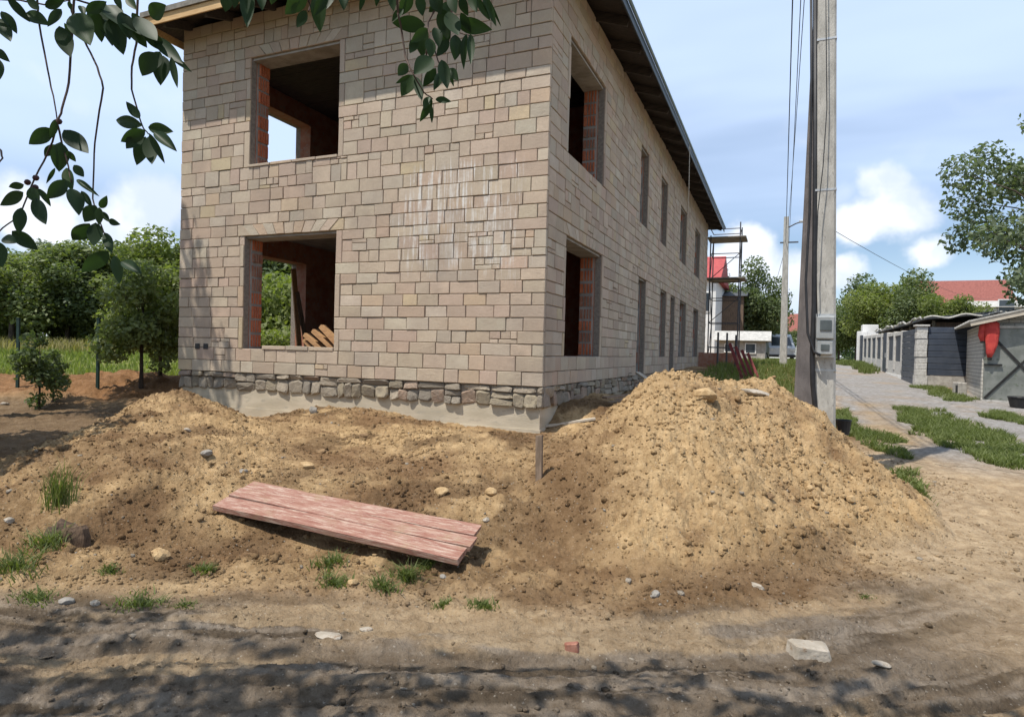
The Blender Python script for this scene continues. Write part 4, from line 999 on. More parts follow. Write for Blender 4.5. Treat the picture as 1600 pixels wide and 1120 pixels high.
MB().tube([(.14, -.125, 1.165), (.14, -.12, 1.10)], [.055, .045], 10).build('cuff', M['bucket'], jk); MB().tube([(-.03, -.12, 1.6), (-.025, -.12, 1.55)], [.05, .045], 8).build('cuff', M['bucket'], jk)
# crate and tub at the garage
bx = thing('concrete_block', 'grey hollow block standing at the foot of the garage wall', 'block', (4.80, 21.9, gz_at(4.80, 21.9)), R(5))
MB().bbox(0, .22, 0, .5, -.05, .38, .015).build('block_body', M['concrete'], bx); MB().box(-.012, .0, .06, .2, .08, .3).build('hole_shade', M['bucket'], bx)  # black box on the outer face paints the shade inside the hollow
tb = thing('rubber_tub', 'black rubber tub standing before the garage door at the right edge', 'tub', (*spot(1594, 640, 15.6)[:2], gz_at(*spot(1594, 640, 15.6)[:2])))
MB().tube([(0, 0, 0), (0, 0, .26)], [.2, .26], 18, cap=False).tube([(0, 0, .03), (0, 0, .032)], [.2, .2], 18).build('body', M['bucket'], tb); MB().tube([(.26*math.cos(t*.3), .26*math.sin(t*.3), .26) for t in range(22)], .014, 5).build('rim', M['bucket'], tb)

# ---------------------------------------------------------------- left fences
for k, (px, py) in enumerate(((27, 626), (152, 631), (-95, 622))):
    p = spot(px, py, 13.0); g = gz_at(p.x, p.y)
    o = thing('fence_post', ['dark green metal fence post near the left edge', 'dark green metal fence post between the left edge and the house', 'dark green fence post just outside the left edge'][k], 'post', (p.x, p.y, g), R(20), 'green posts on the left')
    MB().box(-.028, .028, -.02, .02, -.3, 1.42).build('shaft', M['postgreen'], o); MB().box(-.034, .034, -.026, .026, 1.421, 1.445).build('cap', M['postgreen'], o)
fa, fb = spot(-100, 560, 28), spot(300, 560, 29)
tf = thing('mesh_fence', 'teal wire mesh fence far behind the meadow on the left', 'fence', (fa.x, fa.y, gz_at(fa.x, fa.y)))
dv_ = fb-fa; dv_.z = 0; n = 9
for k in range(n+1):
    q = dv_*(k/n); MB().box(q.x-.035, q.x+.035, q.y-.035, q.y+.035, -.4, 1.65).build('post', M['teal'], tf)
for z in (.15, .5, .85, 1.2, 1.55): MB().beam((0, 0, z), (dv_.x, dv_.y, z), .012, .02).build('wire', M['teal'], tf)
ms = MB()
for k in range(int(dv_.length/.12)):
    q = dv_*(k*.12/dv_.length); ms.box(q.x-.006, q.x+.006, q.y-.006, q.y+.006, .1, 1.6)
o = ms.build('mesh_wires', M['teal'], tf); o['kind'] = 'stuff'
# ---------------------------------------------------------------- trees
def crown_mesh(name, seed, clumps, n, size, mat, elong=1.7, up=.45):
    """n small leaves spread through the clumps (x, y, z, r)"""
    r = np.random.RandomState(seed); C_ = np.array(clumps, float)
    wgt = C_[:, 3]**2; k = r.choice(len(C_), n, p=wgt/wgt.sum())
    d = r.normal(size=(n, 3)); d /= np.linalg.norm(d, axis=1)[:, None]
    rad_ = C_[k, 3]*(.30 + .72*r.rand(n)**.55)
    c = C_[k, :3] + d*rad_[:, None]*np.array((1, 1, .85))
    nr = d*.55 + r.normal(size=(n, 3))*.75; nr[:, 2] += up; nr /= np.linalg.norm(nr, axis=1)[:, None]
    t = r.normal(size=(n, 3)); t[:, 2] -= .5; t -= nr*(t*nr).sum(1)[:, None]; t /= np.linalg.norm(t, axis=1)[:, None]
    b = np.cross(nr, t); s = size*(.6+.8*r.rand(n))[:, None]
    V_ = np.stack([c-t*s*elong/2, c+b*s*.5+nr*s*.12, c+t*s*elong/2, c-b*s*.5+nr*s*.12], 1).reshape(-1, 3)
    Q = np.arange(n*4).reshape(-1, 4)
    tn = np.clip(.5+.22*r.normal(size=n)+.2*(r.rand(len(C_))-.5)[k]*2, 0, 1)
    return np_mesh(name, V_, Q, mat, np.repeat(tn[:, None], 3, 1))
def trunk_mesh(name, seed, h, r0, clumps, lean=(0, 0), fork=.45):
    rg = random.Random(seed); mb = MB(); top = Vector((lean[0], lean[1], h))
    pts = []
    for i in range(7):
        t = i/6; pts.append(Vector((lean[0]*t+rg.uniform(-.05, .05)*h*.12, lean[1]*t+rg.uniform(-.05, .05)*h*.12, h*t-.15*(i == 0))))
    mb.tube(pts, [r0*(1.25 if i == 0 else 1)*(1-.75*i/6) for i in range(7)], 9)
    for c in clumps:
        e = Vector(c[:3]); t = min(.95, max(fork, (e.z-c[3]*.9)/h if h > 0 else .5)); t = min(t, .92)*rg.uniform(.75, 1.0)
        i = int(t*6); s = pts[i].lerp(pts[min(i+1, 6)], t*6-i); md = s.lerp(e, .5)+Vector((rg.uniform(-.1, .1), rg.uniform(-.1, .1), .08*h*rg.uniform(.3, 1)))
        rr_ = r0*.42*(1-.6*t); mb.tube([s, md, e], [rr_, rr_*.6, rr_*.18], 6)
        for q in range(3):
            dd = Vector((rg.gauss(0, 1), rg.gauss(0, 1), rg.gauss(.3, .7))).normalized()*c[3]*.85
            mb.tube([md.lerp(e, rg.uniform(.3, 1)), e+dd], [rr_*.3, rr_*.08], 4)
    return mb.mesh(name, M['bark'], True)
def make_clumps(seed, h, zc, rx, rz, n, r):
    rg = random.Random(seed); out = []
    for i in range(n):
        while True:
            a = (rg.uniform(-1, 1), rg.uniform(-1, 1), rg.uniform(-1, 1)); q = math.sqrt(sum(t*t for t in a))
            if .25 < q < 1: break
        k = .95 if i % 3 else .7
        out.append((a[0]*rx*k, a[1]*rx*k, zc+a[2]*rz*k, r*rg.uniform(.65, 1.25)))
    return out
KIND = {}
def tree_kind(key, seed, h, r0, zc, rx, rz, ncl, rcl, n, size, mat, lean=(0, 0)):
    cl = make_clumps(seed, h, zc, rx, rz, ncl, rcl)
    KIND[key] = (trunk_mesh(key+'_trunk', seed, h, r0, cl, lean), crown_mesh(key+'_crown', seed, cl, n, size, mat))
tree_kind('orchard', 1, 2.6, .10, 2.25, 1.75, 1.65, 30, .66, 13000, .08, M['leaf'])
tree_kind('broad', 2, 3.6, .10, 2.95, 2.2, 2.2, 34, .82, 14000, .10, M['leaf_dark'])
tree_kind('pale', 3, 4.4, .13, 3.9, 1.9, 2.1, 34, .62, 10000, .09, M['leaf_grey'])
tree_kind('slim', 4, 2.0, .04, 1.38, .80, 1.08, 30, .34, 8500, .052, M['leaf'])
tree_kind('bright', 5, 3.4, .13, 3.0, 2.1, 2.2, 34, .76, 14000, .095, M['leaf_bright'])
tree_kind('bush', 6, .8, .04, .62, .75, .5, 14, .38, 4200, .06, M['leaf_bright'])
tree_kind('sapling', 7, 1.3, .02, .72, .30, .66, 18, .17, 1500, .05, M['leaf_dark'])
tree_kind('airy', 8, 5.2, .16, 4.9, 3.0, 3.0, 60, .62, 17000, .085, M['leaf_grey'])
tree_kind('grand', 9, 8.2, .24, 9.0, 2.1, 1.5, 26, .7, 5200, .11, M['leaf'])
def plant(name, key, x, y, label, cat, s=1., rz=0., group=None, sz=None, z=None):
    g = gz_at(x, y) if z is None else z
    t = thing(name, label, cat, (x, y, g), rz, group); t.scale = (s, s, sz or s)
    link('trunk', KIND[key][0], t); link('crown', KIND[key][1], t); return t
def at_px(px, d): p = spot(px, 560, d); return p.x, p.y
for (px, d, key, s, sz, rz, lab) in [
    (18, 21, 'orchard', 1.25, 1.15, .3, 'rounded green orchard tree at the left edge behind the fence posts'),
    (105, 22, 'broad', .92, .82, 1.2, 'broad dark orchard tree between the two left fence posts'),
    (185, 24, 'orchard', 1.45, 1.35, 2.2, 'green orchard tree just right of the second fence post'),
    (262, 25, 'bright', 1.05, 1.1, .4, 'lighter green tree touching the left corner of the house'),
    (-70, 25, 'broad', 1.05, 1.1, 3.0, 'dark tree mostly cut off by the left edge'),
    (55, 33, 'pale', 1.28, 1.28, .9, 'tall greyish tree at the back above the left orchard'),
    (150, 34, 'bright', 1.5, 1.42, 2.5, 'tall pale green tree at the back of the left orchard'),
    (228, 37, 'pale', 1.35, 1.38, 4.0, 'airy greyish tree standing against the sky beside the house'),
    (-20, 36, 'bright', 1.5, 1.4, 5.1, 'back row tree beyond the left edge of the orchard'),
    (330, 26, 'bright', 1.2, 1.1, 1.0, 'green tree hidden behind the left end of the house'),
    (418, 24, 'broad', 1.15, 1.1, 2.0, 'dark green tree seen through the lower front window'),
    (470, 27, 'bright', 1.25, 1.15, 3.3, 'light green tree seen through the right part of the lower window'),
    ]: plant('orchard_tree', key, *at_px(px, d+5 if d < 30 else d), lab, 'tree', s*(1.15 if d < 30 else .9), rz, 'trees behind the meadow on the left', sz*(.98 if d < 30 else .76))
plant('young_tree', 'slim', *at_px(222, 13.4), 'young leafy tree with dark stem beside the left house corner', 'tree', 1.08, .5)
plant('young_tree', 'slim', *at_px(250, 14.6), 'second young tree close behind, nearest to the house wall', 'tree', 1.12, 2.5)
plant('sapling', 'sapling', *at_px(63, 11.6), 'thin dark sapling beside the left fence post', 'sapling', 1.05, .2)
plant('sapling', 'sapling', *at_px(84, 12.2), 'lower bushy sapling right of the thin one', 'sapling', .75, 1.2)
for k, (px, d, s_) in enumerate([(-40, 27.5, 1.7), (25, 28.2, 1.5), (80, 27.6, 1.8), (135, 28.4, 1.6), (190, 27.8, 1.9), (245, 28.6, 1.7), (300, 28, 1.9), (360, 25, 1.8), (420, 21, 1.7), (450, 22, 1.9), (480, 24, 2.0)]):
    plant('undergrowth_bush', 'bush', *at_px(px, d), ['bush at the left end of the undergrowth behind the teal fence', 'undergrowth bush behind the first teal posts', 'undergrowth bush below the broad dark tree', 'undergrowth bush left of the second green post', 'undergrowth bush right of the second green post', 'undergrowth bush behind the young trees', 'undergrowth bush hidden beside the house corner', 'bush behind the left end of the house', 'dark bush low in the front window view', 'bush at the right of the front window view', 'furthest bush of the front window view'][k], 'bush', s_, px, 'undergrowth on the left', s_*1.25)
for (px, d, s, lab) in [(408, 16.5, 1.1, 'bright green bush seen low through the front window'), (440, 17.5, 1.2, 'second bright bush deeper behind the front window opening')]:
    plant('green_bush', 'bush', *at_px(px, d), lab, 'bush', s, px, 'bushes seen through the window')
for (px, d, key, s, sz, rz, lab) in [
    (1338, 47, 'broad', 1.15, 1.2, .4, 'dense green tree at the left of the row beyond the fence'),
    (1385, 41, 'bright', 1.05, 1.12, 1.7, 'lighter green tree in the middle behind the fence'),
    (1432, 39, 'broad', 1.02, 1.08, 3.0, 'dark green tree above the slat gate'),
    (1480, 37, 'bright', .85, .86, 4.2, 'pale green tree below the red tiled roof'),
    (1310, 55, 'broad', 1.0, 1.0, 2.2, 'dark tree at the lane end right of the concrete pole'),
    (1176, 48, 'broad', 1.15, 1.42, 5.0, 'dark green tree right behind the scaffold'),
    (1195, 54, 'pale', .85, .95, 1.1, 'greyish green tree right of the one behind the scaffold'),
    (1130, 60, 'broad', 1.0, 1.25, 2.0, 'tree showing between the scaffold tubes'),
    (1222, 70, 'broad', .8, .8, 2.0, 'small distant tree beside the far pole'),
    ]: plant('garden_tree', key, *at_px(px, d), lab, 'tree', s, rz, 'garden trees along the lane', sz)
x, y = at_px(1668, 20.5)
plant('plum_tree', 'airy', x, y, 'airy grey-green tree leaning in from the right edge over the garage', 'tree', 1.2, .6)
# spruces
def spruce(px, d, h, lab):
    x, y = at_px(px, d); g = gz_at(x, y); t = thing('spruce_tree', lab, 'tree', (x, y, g), px, 'spruces')
    MB().tube([(0, 0, -.2), (0, 0, h)], [.14, .01], 7).build('trunk', M['bark'], t)
    cl = []
    for k in range(26):
        z = h*(.12+.88*k/26); rr_ = (h-z)*.26
        for j in range(5):
            a = j*1.256+k*.7; cl.append((rr_*math.cos(a)*.7, rr_*math.sin(a)*.7, z-.12*rr_, .12+rr_*.45))
    link('crown', crown_mesh('spruce_crown', px, cl, 5000, .09, M['needle'], 2.2), t)
spruce(1337, 62, 8.6, 'dark pointed spruce above the trees right of the pole'); spruce(1131, 58, 8.8, 'small pointed spruce seen through the scaffold top')
# unseen big trees left of the view: they throw the shade on the left ground and wall
x, y = from_uv(-9.6, 9.9); plant('tall_tree', 'grand', x, y, 'tall tree left of the picture shading the wall corner', 'tree', 1., .3, None, 1., .2)
x, y = from_uv(-8.3, 5.9); plant('shade_tree', 'broad', x, y, 'broad tree left of the picture shading the dirt', 'tree', 1.05, 1.0, None, 1.25, .1)
# far wood closing the horizon
r = np.random.RandomState(5); cl = []
for k in range(260):
    a = vr - math.radians(r.uniform(-60, 60)); dd = r.uniform(120, 170)
    cl.append((dd*math.cos(a), dd*math.sin(a), r.uniform(.5, 5.0), r.uniform(2, 4.2)))
o = link('distant_wood', crown_mesh('distant_wood', 77, cl, 26000, .9, M['leaf_dark'])); tag(o, 'distant belt of dark trees along the horizon', 'wood', kind='stuff')
# ---------------------------------------------------------------- grass
def blades(name, px_, py_, n_per=1, h=.12, w=.007, lean=.5, mat=None, seed=1, zoff=0., hv=.6, local=None):
    r = np.random.RandomState(seed); n = len(px_)
    z = top_z(px_, py_)-.01
    base = np.stack([px_, py_, z], 1)
    a = r.rand(n)*6.283; hh = h*(1-hv/2+hv*r.rand(n)); ln = lean*hh*(.3+r.rand(n)); b = r.rand(n)*6.283
    s = np.stack([np.cos(a), np.sin(a), 0*a], 1)*(w*(.6+.8*r.rand(n)))[:, None]
    d = np.stack([np.cos(b), np.sin(b), 0*b], 1)*ln[:, None]; up = np.zeros((n, 3)); up[:, 2] = hh
    m1 = base+d*.35+up*.6; tip = base+d+up*.95
    V_ = np.stack([base-s, base+s, m1+s*.75, tip, m1-s*.75], 1)
    if local is not None: V_ = V_-np.array(local)
    V_ = V_.reshape(-1, 3); i = np.arange(n)[:, None]*5
    T3 = np.concatenate([i+np.array([[0, 1, 2]]), i+np.array([[0, 2, 4]]), i+np.array([[4, 2, 3]])], 1).reshape(-1, 3)
    tn = np.repeat(np.repeat(r.rand(n)[:, None], 3, 0), 3, 1)
    return np_mesh(name, V_, T3, mat or M['grass'], tn, tri=True)
def scatter_poly(P, n, seed, ragged=.25):
    r = np.random.RandomState(seed); P = np.array(P); lo = P.min(0)-.3; hi = P.max(0)+.3; out = []
    x = r.uniform(lo[0], hi[0], n*4); y = r.uniform(lo[1], hi[1], n*4)
    xx = x+ragged*2*fbm(x*2, y*2, 3); yy = y+ragged*2*fbm(x*2+9, y*2, 3)
    k = in_poly(xx, yy, [tuple(p) for p in P]) & (fbm(x*2.6, y*2.6+3, 3) > -.42+.45*r.rand(n*4))
    return x[k][:n], y[k][:n]
GR = {'mid': [(2.7, 17.1), (3.54, 17.04), (3.75, 12.5), (3.05, 10.1), (2.69, 10.68), (2.45, 12.98), (2.42, 15)],
      'left': [(1.2, 16.2), (1.5, 15.0), (1.68, 12.3), (1.66, 10.6), (1.4, 10.4), (1.12, 11.7), (1.0, 14)],
      'small': [(1.48, 9.5), (1.66, 9.3), (1.60, 7.96), (1.44, 8.05)],
      'right': [(4.46, 18.1), (4.95, 16.8), (4.8, 14.9), (4.3, 16.3)],
      'foot': [(4.1, 24.6), (4.95, 24.4), (4.9, 20.7), (4.6, 19.8), (4.2, 20.0), (4.0, 21.8)]}
XS, YS = [], []
for k, (key, n) in enumerate((('mid', 15000), ('left', 6500), ('small', 900), ('right', 3500), ('foot', 3500))):
    a, b = scatter_poly(GR[key], n, 20+k); XS.append(a); YS.append(b)
o = link('lane_grass', blades('lane_grass', np.concatenate(XS), np.concatenate(YS), h=.095, w=.008, lean=.9, hv=1.1, seed=3)); tag(o, 'short green grass between and beside the lane tracks', 'grass', kind='stuff')
a, b = scatter_poly([(-2.2, 14), (.9, 12), (1.0, 36), (3.2, 44), (-2.2, 44), (-2.0, 30)], 9000, 31)
a2, b2 = scatter_poly([(3.2, 42), (4.1, 42), (4.0, 32), (3.4, 30)], 2500, 32)
o = link('verge_grass', blades('verge_grass', np.concatenate([a, a2]), np.concatenate([b, b2]), h=.28, w=.014, seed=4)); tag(o, 'taller rough grass on the verge beyond the soil heap', 'grass', kind='stuff')
q = [from_uv(*t) for t in ((-24, 16.5), (-8.5, 16), (-9.5, 32), (-28, 32))]
a, b = scatter_poly(q, 26000, 33)
k = a < HX-FW-.2; a = a[k]; b = b[k]
o = link('meadow_grass', blades('meadow_grass', a, b, h=.2, w=.018, seed=5, mat=M['meadow'])); tag(o, 'meadow grass with sunlight painted into its green, behind the left fence posts', 'grass', kind='stuff')
a, b = scatter_poly([from_uv(*t) for t in ((-24, 23), (-9.5, 23), (-10, 26), (-24, 26))], 3000, 34); k = a < HX-FW-.2
o = link('dry_grass', blades('dry_grass', a[k], b[k], h=.5, w=.02, seed=6, mat=M['drygrass'])); tag(o, 'dry straw-coloured grass at the foot of the teal fence', 'grass', kind='stuff')
# single tufts in the foreground
def ground_at(px, py):
    d = np.arange(1.8, 30, .01); q = EYE + (CAMR @ np.array([px-800, 560-py, -986.])/986.)[None]*d[:, None]
    k = np.nonzero(q[:, 2] < top_z(q[:, 0], q[:, 1]))[0]; return Vector(q[k[0]])
TUFT = [(516, 884, .17, .10, 'green grass tuft under the middle of the red planks'), (524, 914, .17, .09, 'dense grass tuft beside a brown clod before the red planks'), (600, 922, .13, .09, 'small grass tuft furthest in front of the red planks'),
        (636, 906, .13, .13, 'grass tuft with upright blades near the right end of the planks'), (668, 885, .10, .08, 'little tuft at the right foot of the red planks'), (322, 894, .10, .07, 'lone small weed left of the red planks'), (172, 892, .12, .05, 'flat dark weed in the dirt left of the clod'),
        (58, 938, .18, .06, 'low dark weed patch near the left edge of the road'), (220, 947, .24, .07, 'wide dark grass patch on the road verge at left'), (290, 945, .09, .04, 'thin sprouts right of the wide grass patch'), (752, 946, .14, .06, 'faint weed in the brown soil right of the planks'), (690, 947, .08, .05, 'tiny weed left of the faint one below the planks'),
        (22, 890, .26, .12, 'bright green weed clump at the left edge'), (75, 850, .2, .14, 'green weeds around the rotten stump at left'), (92, 790, .2, .34, 'tall grass stalks growing behind the stump at left'), (1440, 768, .12, .08, 'green tuft at the right foot of the big soil heap'), (1352, 935, .08, .03, 'sparse sprouts on the sandy track at right')]
for k, (px, py, w_, h_, lab) in enumerate(TUFT):
    p = ground_at(px, py); r = np.random.RandomState(100+k); n = int(70+650*w_)
    if 'tall' in lab: n = 160
    aa = r.rand(n)*6.283; rr_ = w_*r.rand(n)*(.35+.65*r.rand(n)); X_ = p.x+rr_*np.cos(aa)*1.15; Y_ = p.y+rr_*np.sin(aa)*.8
    o = link('grass_tuft', blades('grass_tuft', X_, Y_, h=h_*.8, w=.0042 if h_ < .2 else .0035, lean=1.3 if h_ < .2 else .45, seed=200+k, local=p), None, p); tag(o, lab, 'grass tuft', 'weeds in the dirt')
# ---------------------------------------------------------------- cherry tree overhead
ct = thing('cherry_tree', 'cherry tree whose leafy twigs hang into the top of the picture', 'tree', (*from_uv(-3.4, -1.2), .0))
CL = Vector(ct.location)
hang = make_clumps(41, 0, 0, 1, 1, 30, .5); cc = []
rg = random.Random(8)
for k in range(34):
    u_ = rg.uniform(-5.2, -.2); v_ = rg.uniform(-2.6, 2.05); z_ = rg.uniform(4.0, 5.6) + (.4 if v_ > 1.2 else 0)
    x_, y_ = from_uv(u_, v_); cc.append((x_-CL.x, y_-CL.y, z_, rg.uniform(.45, .75)))
for k in range(16):
    u_ = rg.uniform(-3.2, .3); v_ = rg.uniform(.9, 1.75); z_ = rg.uniform(3.5, 4.3)
    x_, y_ = from_uv(u_, v_); cc.append((x_-CL.x, y_-CL.y, z_, rg.uniform(.4, .6)))
for k in range(10):
    u_ = rg.uniform(-.2, 1.6); v_ = rg.uniform(-2.6, .9); z_ = rg.uniform(4.2, 5.2)
    x_, y_ = from_uv(u_, v_); cc.append((x_-CL.x, y_-CL.y, z_, rg.uniform(.35, .6)))
link('trunk', trunk_mesh('cherry_trunk', 9, 3.6, .16, cc, (.5, .3), .55), ct)
link('crown', crown_mesh('cherry_crown', 10, cc, 3800, .08, M['leaf_cherry_shaded'], 1.8), ct)
def leaf_variant(seed):
    rg = random.Random(seed); n = 10; vs = []; fs = []
    bend = rg.uniform(-.22, .22); fold = rg.uniform(.05, .28); tw = rg.uniform(-.25, .25)
    for i in range(n+1):
        t = i/n; w_ = math.sin(math.pi*t**.85)**.85*(1-.12*t) if 0 < t < 1 else .0
        z = bend*(t-.5)**2*-1.6
        for s in (-1, -.5, 0, .5, 1):
            sr = 1.
            a = tw*(t-.5); x_ = s*.5*w_*sr; zz_ = z+abs(s)**1.3*.5*w_*fold
            vs.append((x_*math.cos(a)-zz_*math.sin(a), t, x_*math.sin(a)+zz_*math.cos(a)))
    for i in range(n):
        for j in range(4): fs.append((i*5+j, i*5+j+1, i*5+j+6, i*5+j+5))
    mb = MB(); mb.add(vs, fs); c = rg.random(); mb.t = [(c, c, c)]*len(fs)
    return mb.mesh('cherry_leaf', M['leaf_cherry_shaded'], True, True)
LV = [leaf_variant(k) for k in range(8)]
LEAVES = [(2, 17, 27, 53, .5), (-6, 30, 17, 68, .45), (-8, 76, 15, 97, .55), (-4, 92, 0, 126, .4), (12, -4, 48, 36, .35), (40, 20, 77, 40, .55), (96, 14, 74, 42, .4), (62, 16, 40, -4, .5), (70, 12, 102, -2, .45), (106, 3, 117, 21, .5), (126, 8, 132, 25, .45), (100, 36, 111, 57, .4), (93, 42, 111, 91, .5), (117, 20, 141, 71, .6), (134, 19, 167, 3, .55), (150, 18, 159, 67, .5), (160, 20, 176, 71, .5), (175, 28, 194, 88, .5), (190, 18, 203, 62, .6), (198, 28, 231, 76, .5), (212, 28, 246, 66, .5), (234, 26, 259, 8, .75), (224, 48, 263, 83, .5), (240, 58, 287, 102, .32),
 (242, 82, 221, 119, .75), (250, 82, 233, 113, .5), (255, 86, 250, 133, .6), (268, 90, 278, 139, .24), (258, 78, 302, 114, .18), (198, -6, 213, 16, .5), (180, -8, 190, 16, .5), (150, 2, 172, 34, .6), (166, 6, 190, 40, .6), (186, 22, 214, 52, .6), (205, 40, 238, 58, .5), (140, 10, 152, 48, .55), (168, 34, 186, 72, .5), (206, 20, 226, 50, .5),
 (80, 201, 45, 226, .62), (100, 204, 139, 241, .5), (86, 187, 79, 218, .4), (88, 225, 70, 244, .5), (95, 222, 92, 269, .6), (104, 235, 119, 253, .6), (115, 258, 131, 277, .8), (103, 262, 113, 298, .5), (104, 282, 73, 311, .6), (86, 262, 72, 287, .22), (112, 293, 124, 336, .55), (127, 299, 144, 326, .35), (118, 279, 154, 306, .2), (38, 288, 14, 292, .5), (38, 300, 1, 321, .4), (46, 293, 61, 318, .7), (59, 294, 80, 323, .35), (53, 310, 73, 352, .42), (33, 324, 29, 366, .48), (19, 361, 60, 391, .55), (3, 371, 26, 379, .7), (-3, 378, 4, 419, .5), (150, 321, 132, 347, .8), (155, 324, 155, 352, .5), (140, 350, 113, 376, .7), (150, 348, 147, 385, .7), (157, 326, 167, 306, .5), (159, 331, 171, 348, .5), (169, 344, 188, 351, .6), (169, 391, 127, 425, .55), (164, 364, 176, 396, .4), (179, 399, 187, 444, .4), (189, 407, 221, 427, .4),
 (219, 186, 197, 159, .5), (221, 196, 179, 187, .4), (228, 203, 189, 221, .5), (223, 209, 196, 232, .7), (228, 214, 214, 259, .55), (233, 214, 238, 258, .5), (231, 199, 271, 206, .55), (240, 205, 276, 236, .35), (233, 208, 258, 256, .24),
 (356, -8, 352, 19, .8), (386, -22, 386, 46, .34), (405, -18, 410, 16, .5), (478, -12, 445, 23, .6), (479, 17, 464, 44, .62), (497, -12, 500, 51, .45), (512, -12, 490, 26, .4), (522, -24, 510, 16, .4), (537, -20, 537, 16, .5), (571, -14, 562, 19, .3), (590, -18, 588, 11, .4), (610, -14, 615, 19, .5), (370, -14, 366, 14, .6), (430, -24, 424, 8, .6), (458, -22, 452, 10, .6),
 (665, 39, 613, 36, .5), (661, 42, 660, 90, .65), (668, 45, 641, 66, .55), (680, 42, 686, 74, .55), (690, 14, 700, 62, .6), (700, 20, 716, 57, .6), (713, 36, 769, 47, .45), (712, 54, 711, 95, .62), (701, 62, 682, 89, .5), (728, 52, 724, 109, .25), (735, 55, 735, 103, .25), (738, 58, 738, 92, .2), (636, 100, 622, 119, .8), (641, 118, 618, 131, .3), (645, 117, 627, 151, .6), (676, 90, 647, 116, .75), (681, 107, 661, 136, .5), (688, 114, 678, 141, .45), (690, 95, 699, 141, .42), (700, 107, 716, 126, .6), (702, 114, 709, 136, .3), (650, 121, 660, 159, .35), (671, 151, 662, 171, .5), (675, 154, 656, 191, .35), (674, 164, 675, 193, .28), (680, 155, 705, 159, .45), (692, -2, 670, 19, .6), (720, -6, 731, 26, .6), (755, -10, 776, 43, .25), (762, -4, 784, 43, .12), (745, -4, 766, 33, .3), (642, -12, 624, 26, .6), (655, -8, 660, 26, .6), (705, -12, 712, 21, .6), (735, -12, 746, 21, .5), (675, -10, 690, 23, .7), (702, 4, 690, 36, .6), (652, 60, 640, 84, .6), (672, 60, 672, 92, .6), (697, 40, 694, 74, .6), (720, 20, 736, 52, .5), (630, 14, 612, 34, .5)]
TWIGS = [([(55, -40), (60, 30), (75, 110), (83, 150), (89, 186)], 2.2), ([(118, -40), (112, 60), (108, 130), (97, 170), (90, 190), (82, 222), (68, 252), (50, 290), (30, 338), (4, 356), (-20, 380)], 2.18), ([(88, 186), (95, 215), (104, 250), (112, 285)], 2.19), ([(100, -40), (112, 20), (136, 72), (152, 105), (161, 138), (152, 190), (147, 240), (145, 310), (155, 345), (165, 370), (176, 395)], 2.25), ([(216, -30), (213, 68), (206, 105), (206, 140), (215, 175), (224, 200), (232, 210)], 2.3), ([(-40, 215), (-8, 225), (2, 236), (4, 248), (-8, 262)], 2.1),
         ([(20, -60), (90, -10), (150, 10), (195, 25), (240, 50), (268, 80)], 2.28), ([(-60, -20), (0, 0), (30, 0), (70, 8), (110, 0)], 2.2), ([(340, -60), (420, -40), (480, -5), (500, -15)], 2.35), ([(480, -10), (484, 10), (482, 18)], 2.34), ([(560, -60), (600, -30), (640, -15), (700, -20), (770, -30)], 2.3), ([(715, -40), (690, 0), (668, 36), (672, 60), (685, 95), (690, 112)], 2.3), ([(700, -40), (705, 20), (712, 50), (735, 56)], 2.32), ([(622, 20), (628, 50), (634, 90), (640, 105), (648, 120), (662, 145), (676, 155)], 2.28), ([(668, 75), (665, 95), (645, 115)], 2.29)]
rg = random.Random(14)
hubs = {}
for pts, d in TWIGS:
    P3 = [spot(px, py, d+.03*math.sin(i*1.3))-CL for i, (px, py) in enumerate(pts)]
    sm = []
    for i in range(len(P3)-1):
        for k in range(3): sm.append(P3[i].lerp(P3[i+1], k/3)+Vector((rg.uniform(-1, 1), rg.uniform(-1, 1), rg.uniform(-1, 1)))*.0015)
    sm.append(P3[-1]); n = len(sm)
    MB().tube(sm, [.0042-.0022*i/n for i in range(n)], 6).build('twig', M['twig'], ct, smooth=True)
limb = [Vector((.3, .2, 2.6)), spot(-200, -330, 2.0)-CL, spot(100, -180, 2.15)-CL, spot(340, -150, 2.3)-CL, spot(700, -110, 2.32)-CL, spot(820, -150, 2.3)-CL]
MB().tube(limb, [.05, .035, .022, .017, .011, .006], 8).build('branch', M['bark'], ct, smooth=True)
for (x0, y0, x1, y1) in [(60, -180, 55, -40), (110, -180, 118, -40), (100, -180, 100, -40), (220, -165, 216, -30), (40, -185, 20, -60), (-100, -250, -60, -20), (330, -150, 340, -60), (500, -130, 560, -60), (690, -110, 715, -40), (680, -112, 700, -40), (600, -60, 622, 20), (-150, -280, -40, 215)]:
    MB().tube([spot(x0, y0, 2.2)-CL, spot((x0+x1)/2+8, (y0+y1)/2, 2.22)-CL, spot(x1, y1, 2.22)-CL], [.007, .005, .004], 6).build('twig', M['twig'], ct, smooth=True)
for k, (bx_, by_, tx_, ty_, w_) in enumerate(LEAVES):
    d = 2.2 + (.1 if bx_ > 300 else 0) + rg.uniform(-.06, .06)
    a = spot(bx_, by_, d); b = spot(tx_, ty_, d+rg.uniform(-.035, .035)); Y = b-a; ln = Y.length; Y.normalize()
    view = (a-Vector(EYE)).normalized(); Z = -view - Y*(-view).dot(Y); Z.normalize()
    Z = Matrix.Rotation(rg.uniform(-.45, .45), 3, Y) @ Z; X = Y.cross(Z)
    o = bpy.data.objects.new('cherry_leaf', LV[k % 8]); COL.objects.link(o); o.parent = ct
    m4 = Matrix.Identity(4); wid = ln*w_*.95
    for i in range(3): m4[i][0] = X[i]*wid; m4[i][1] = Y[i]*ln; m4[i][2] = Z[i]*ln*.7; m4[i][3] = (a-CL)[i]
    o.matrix_local = m4
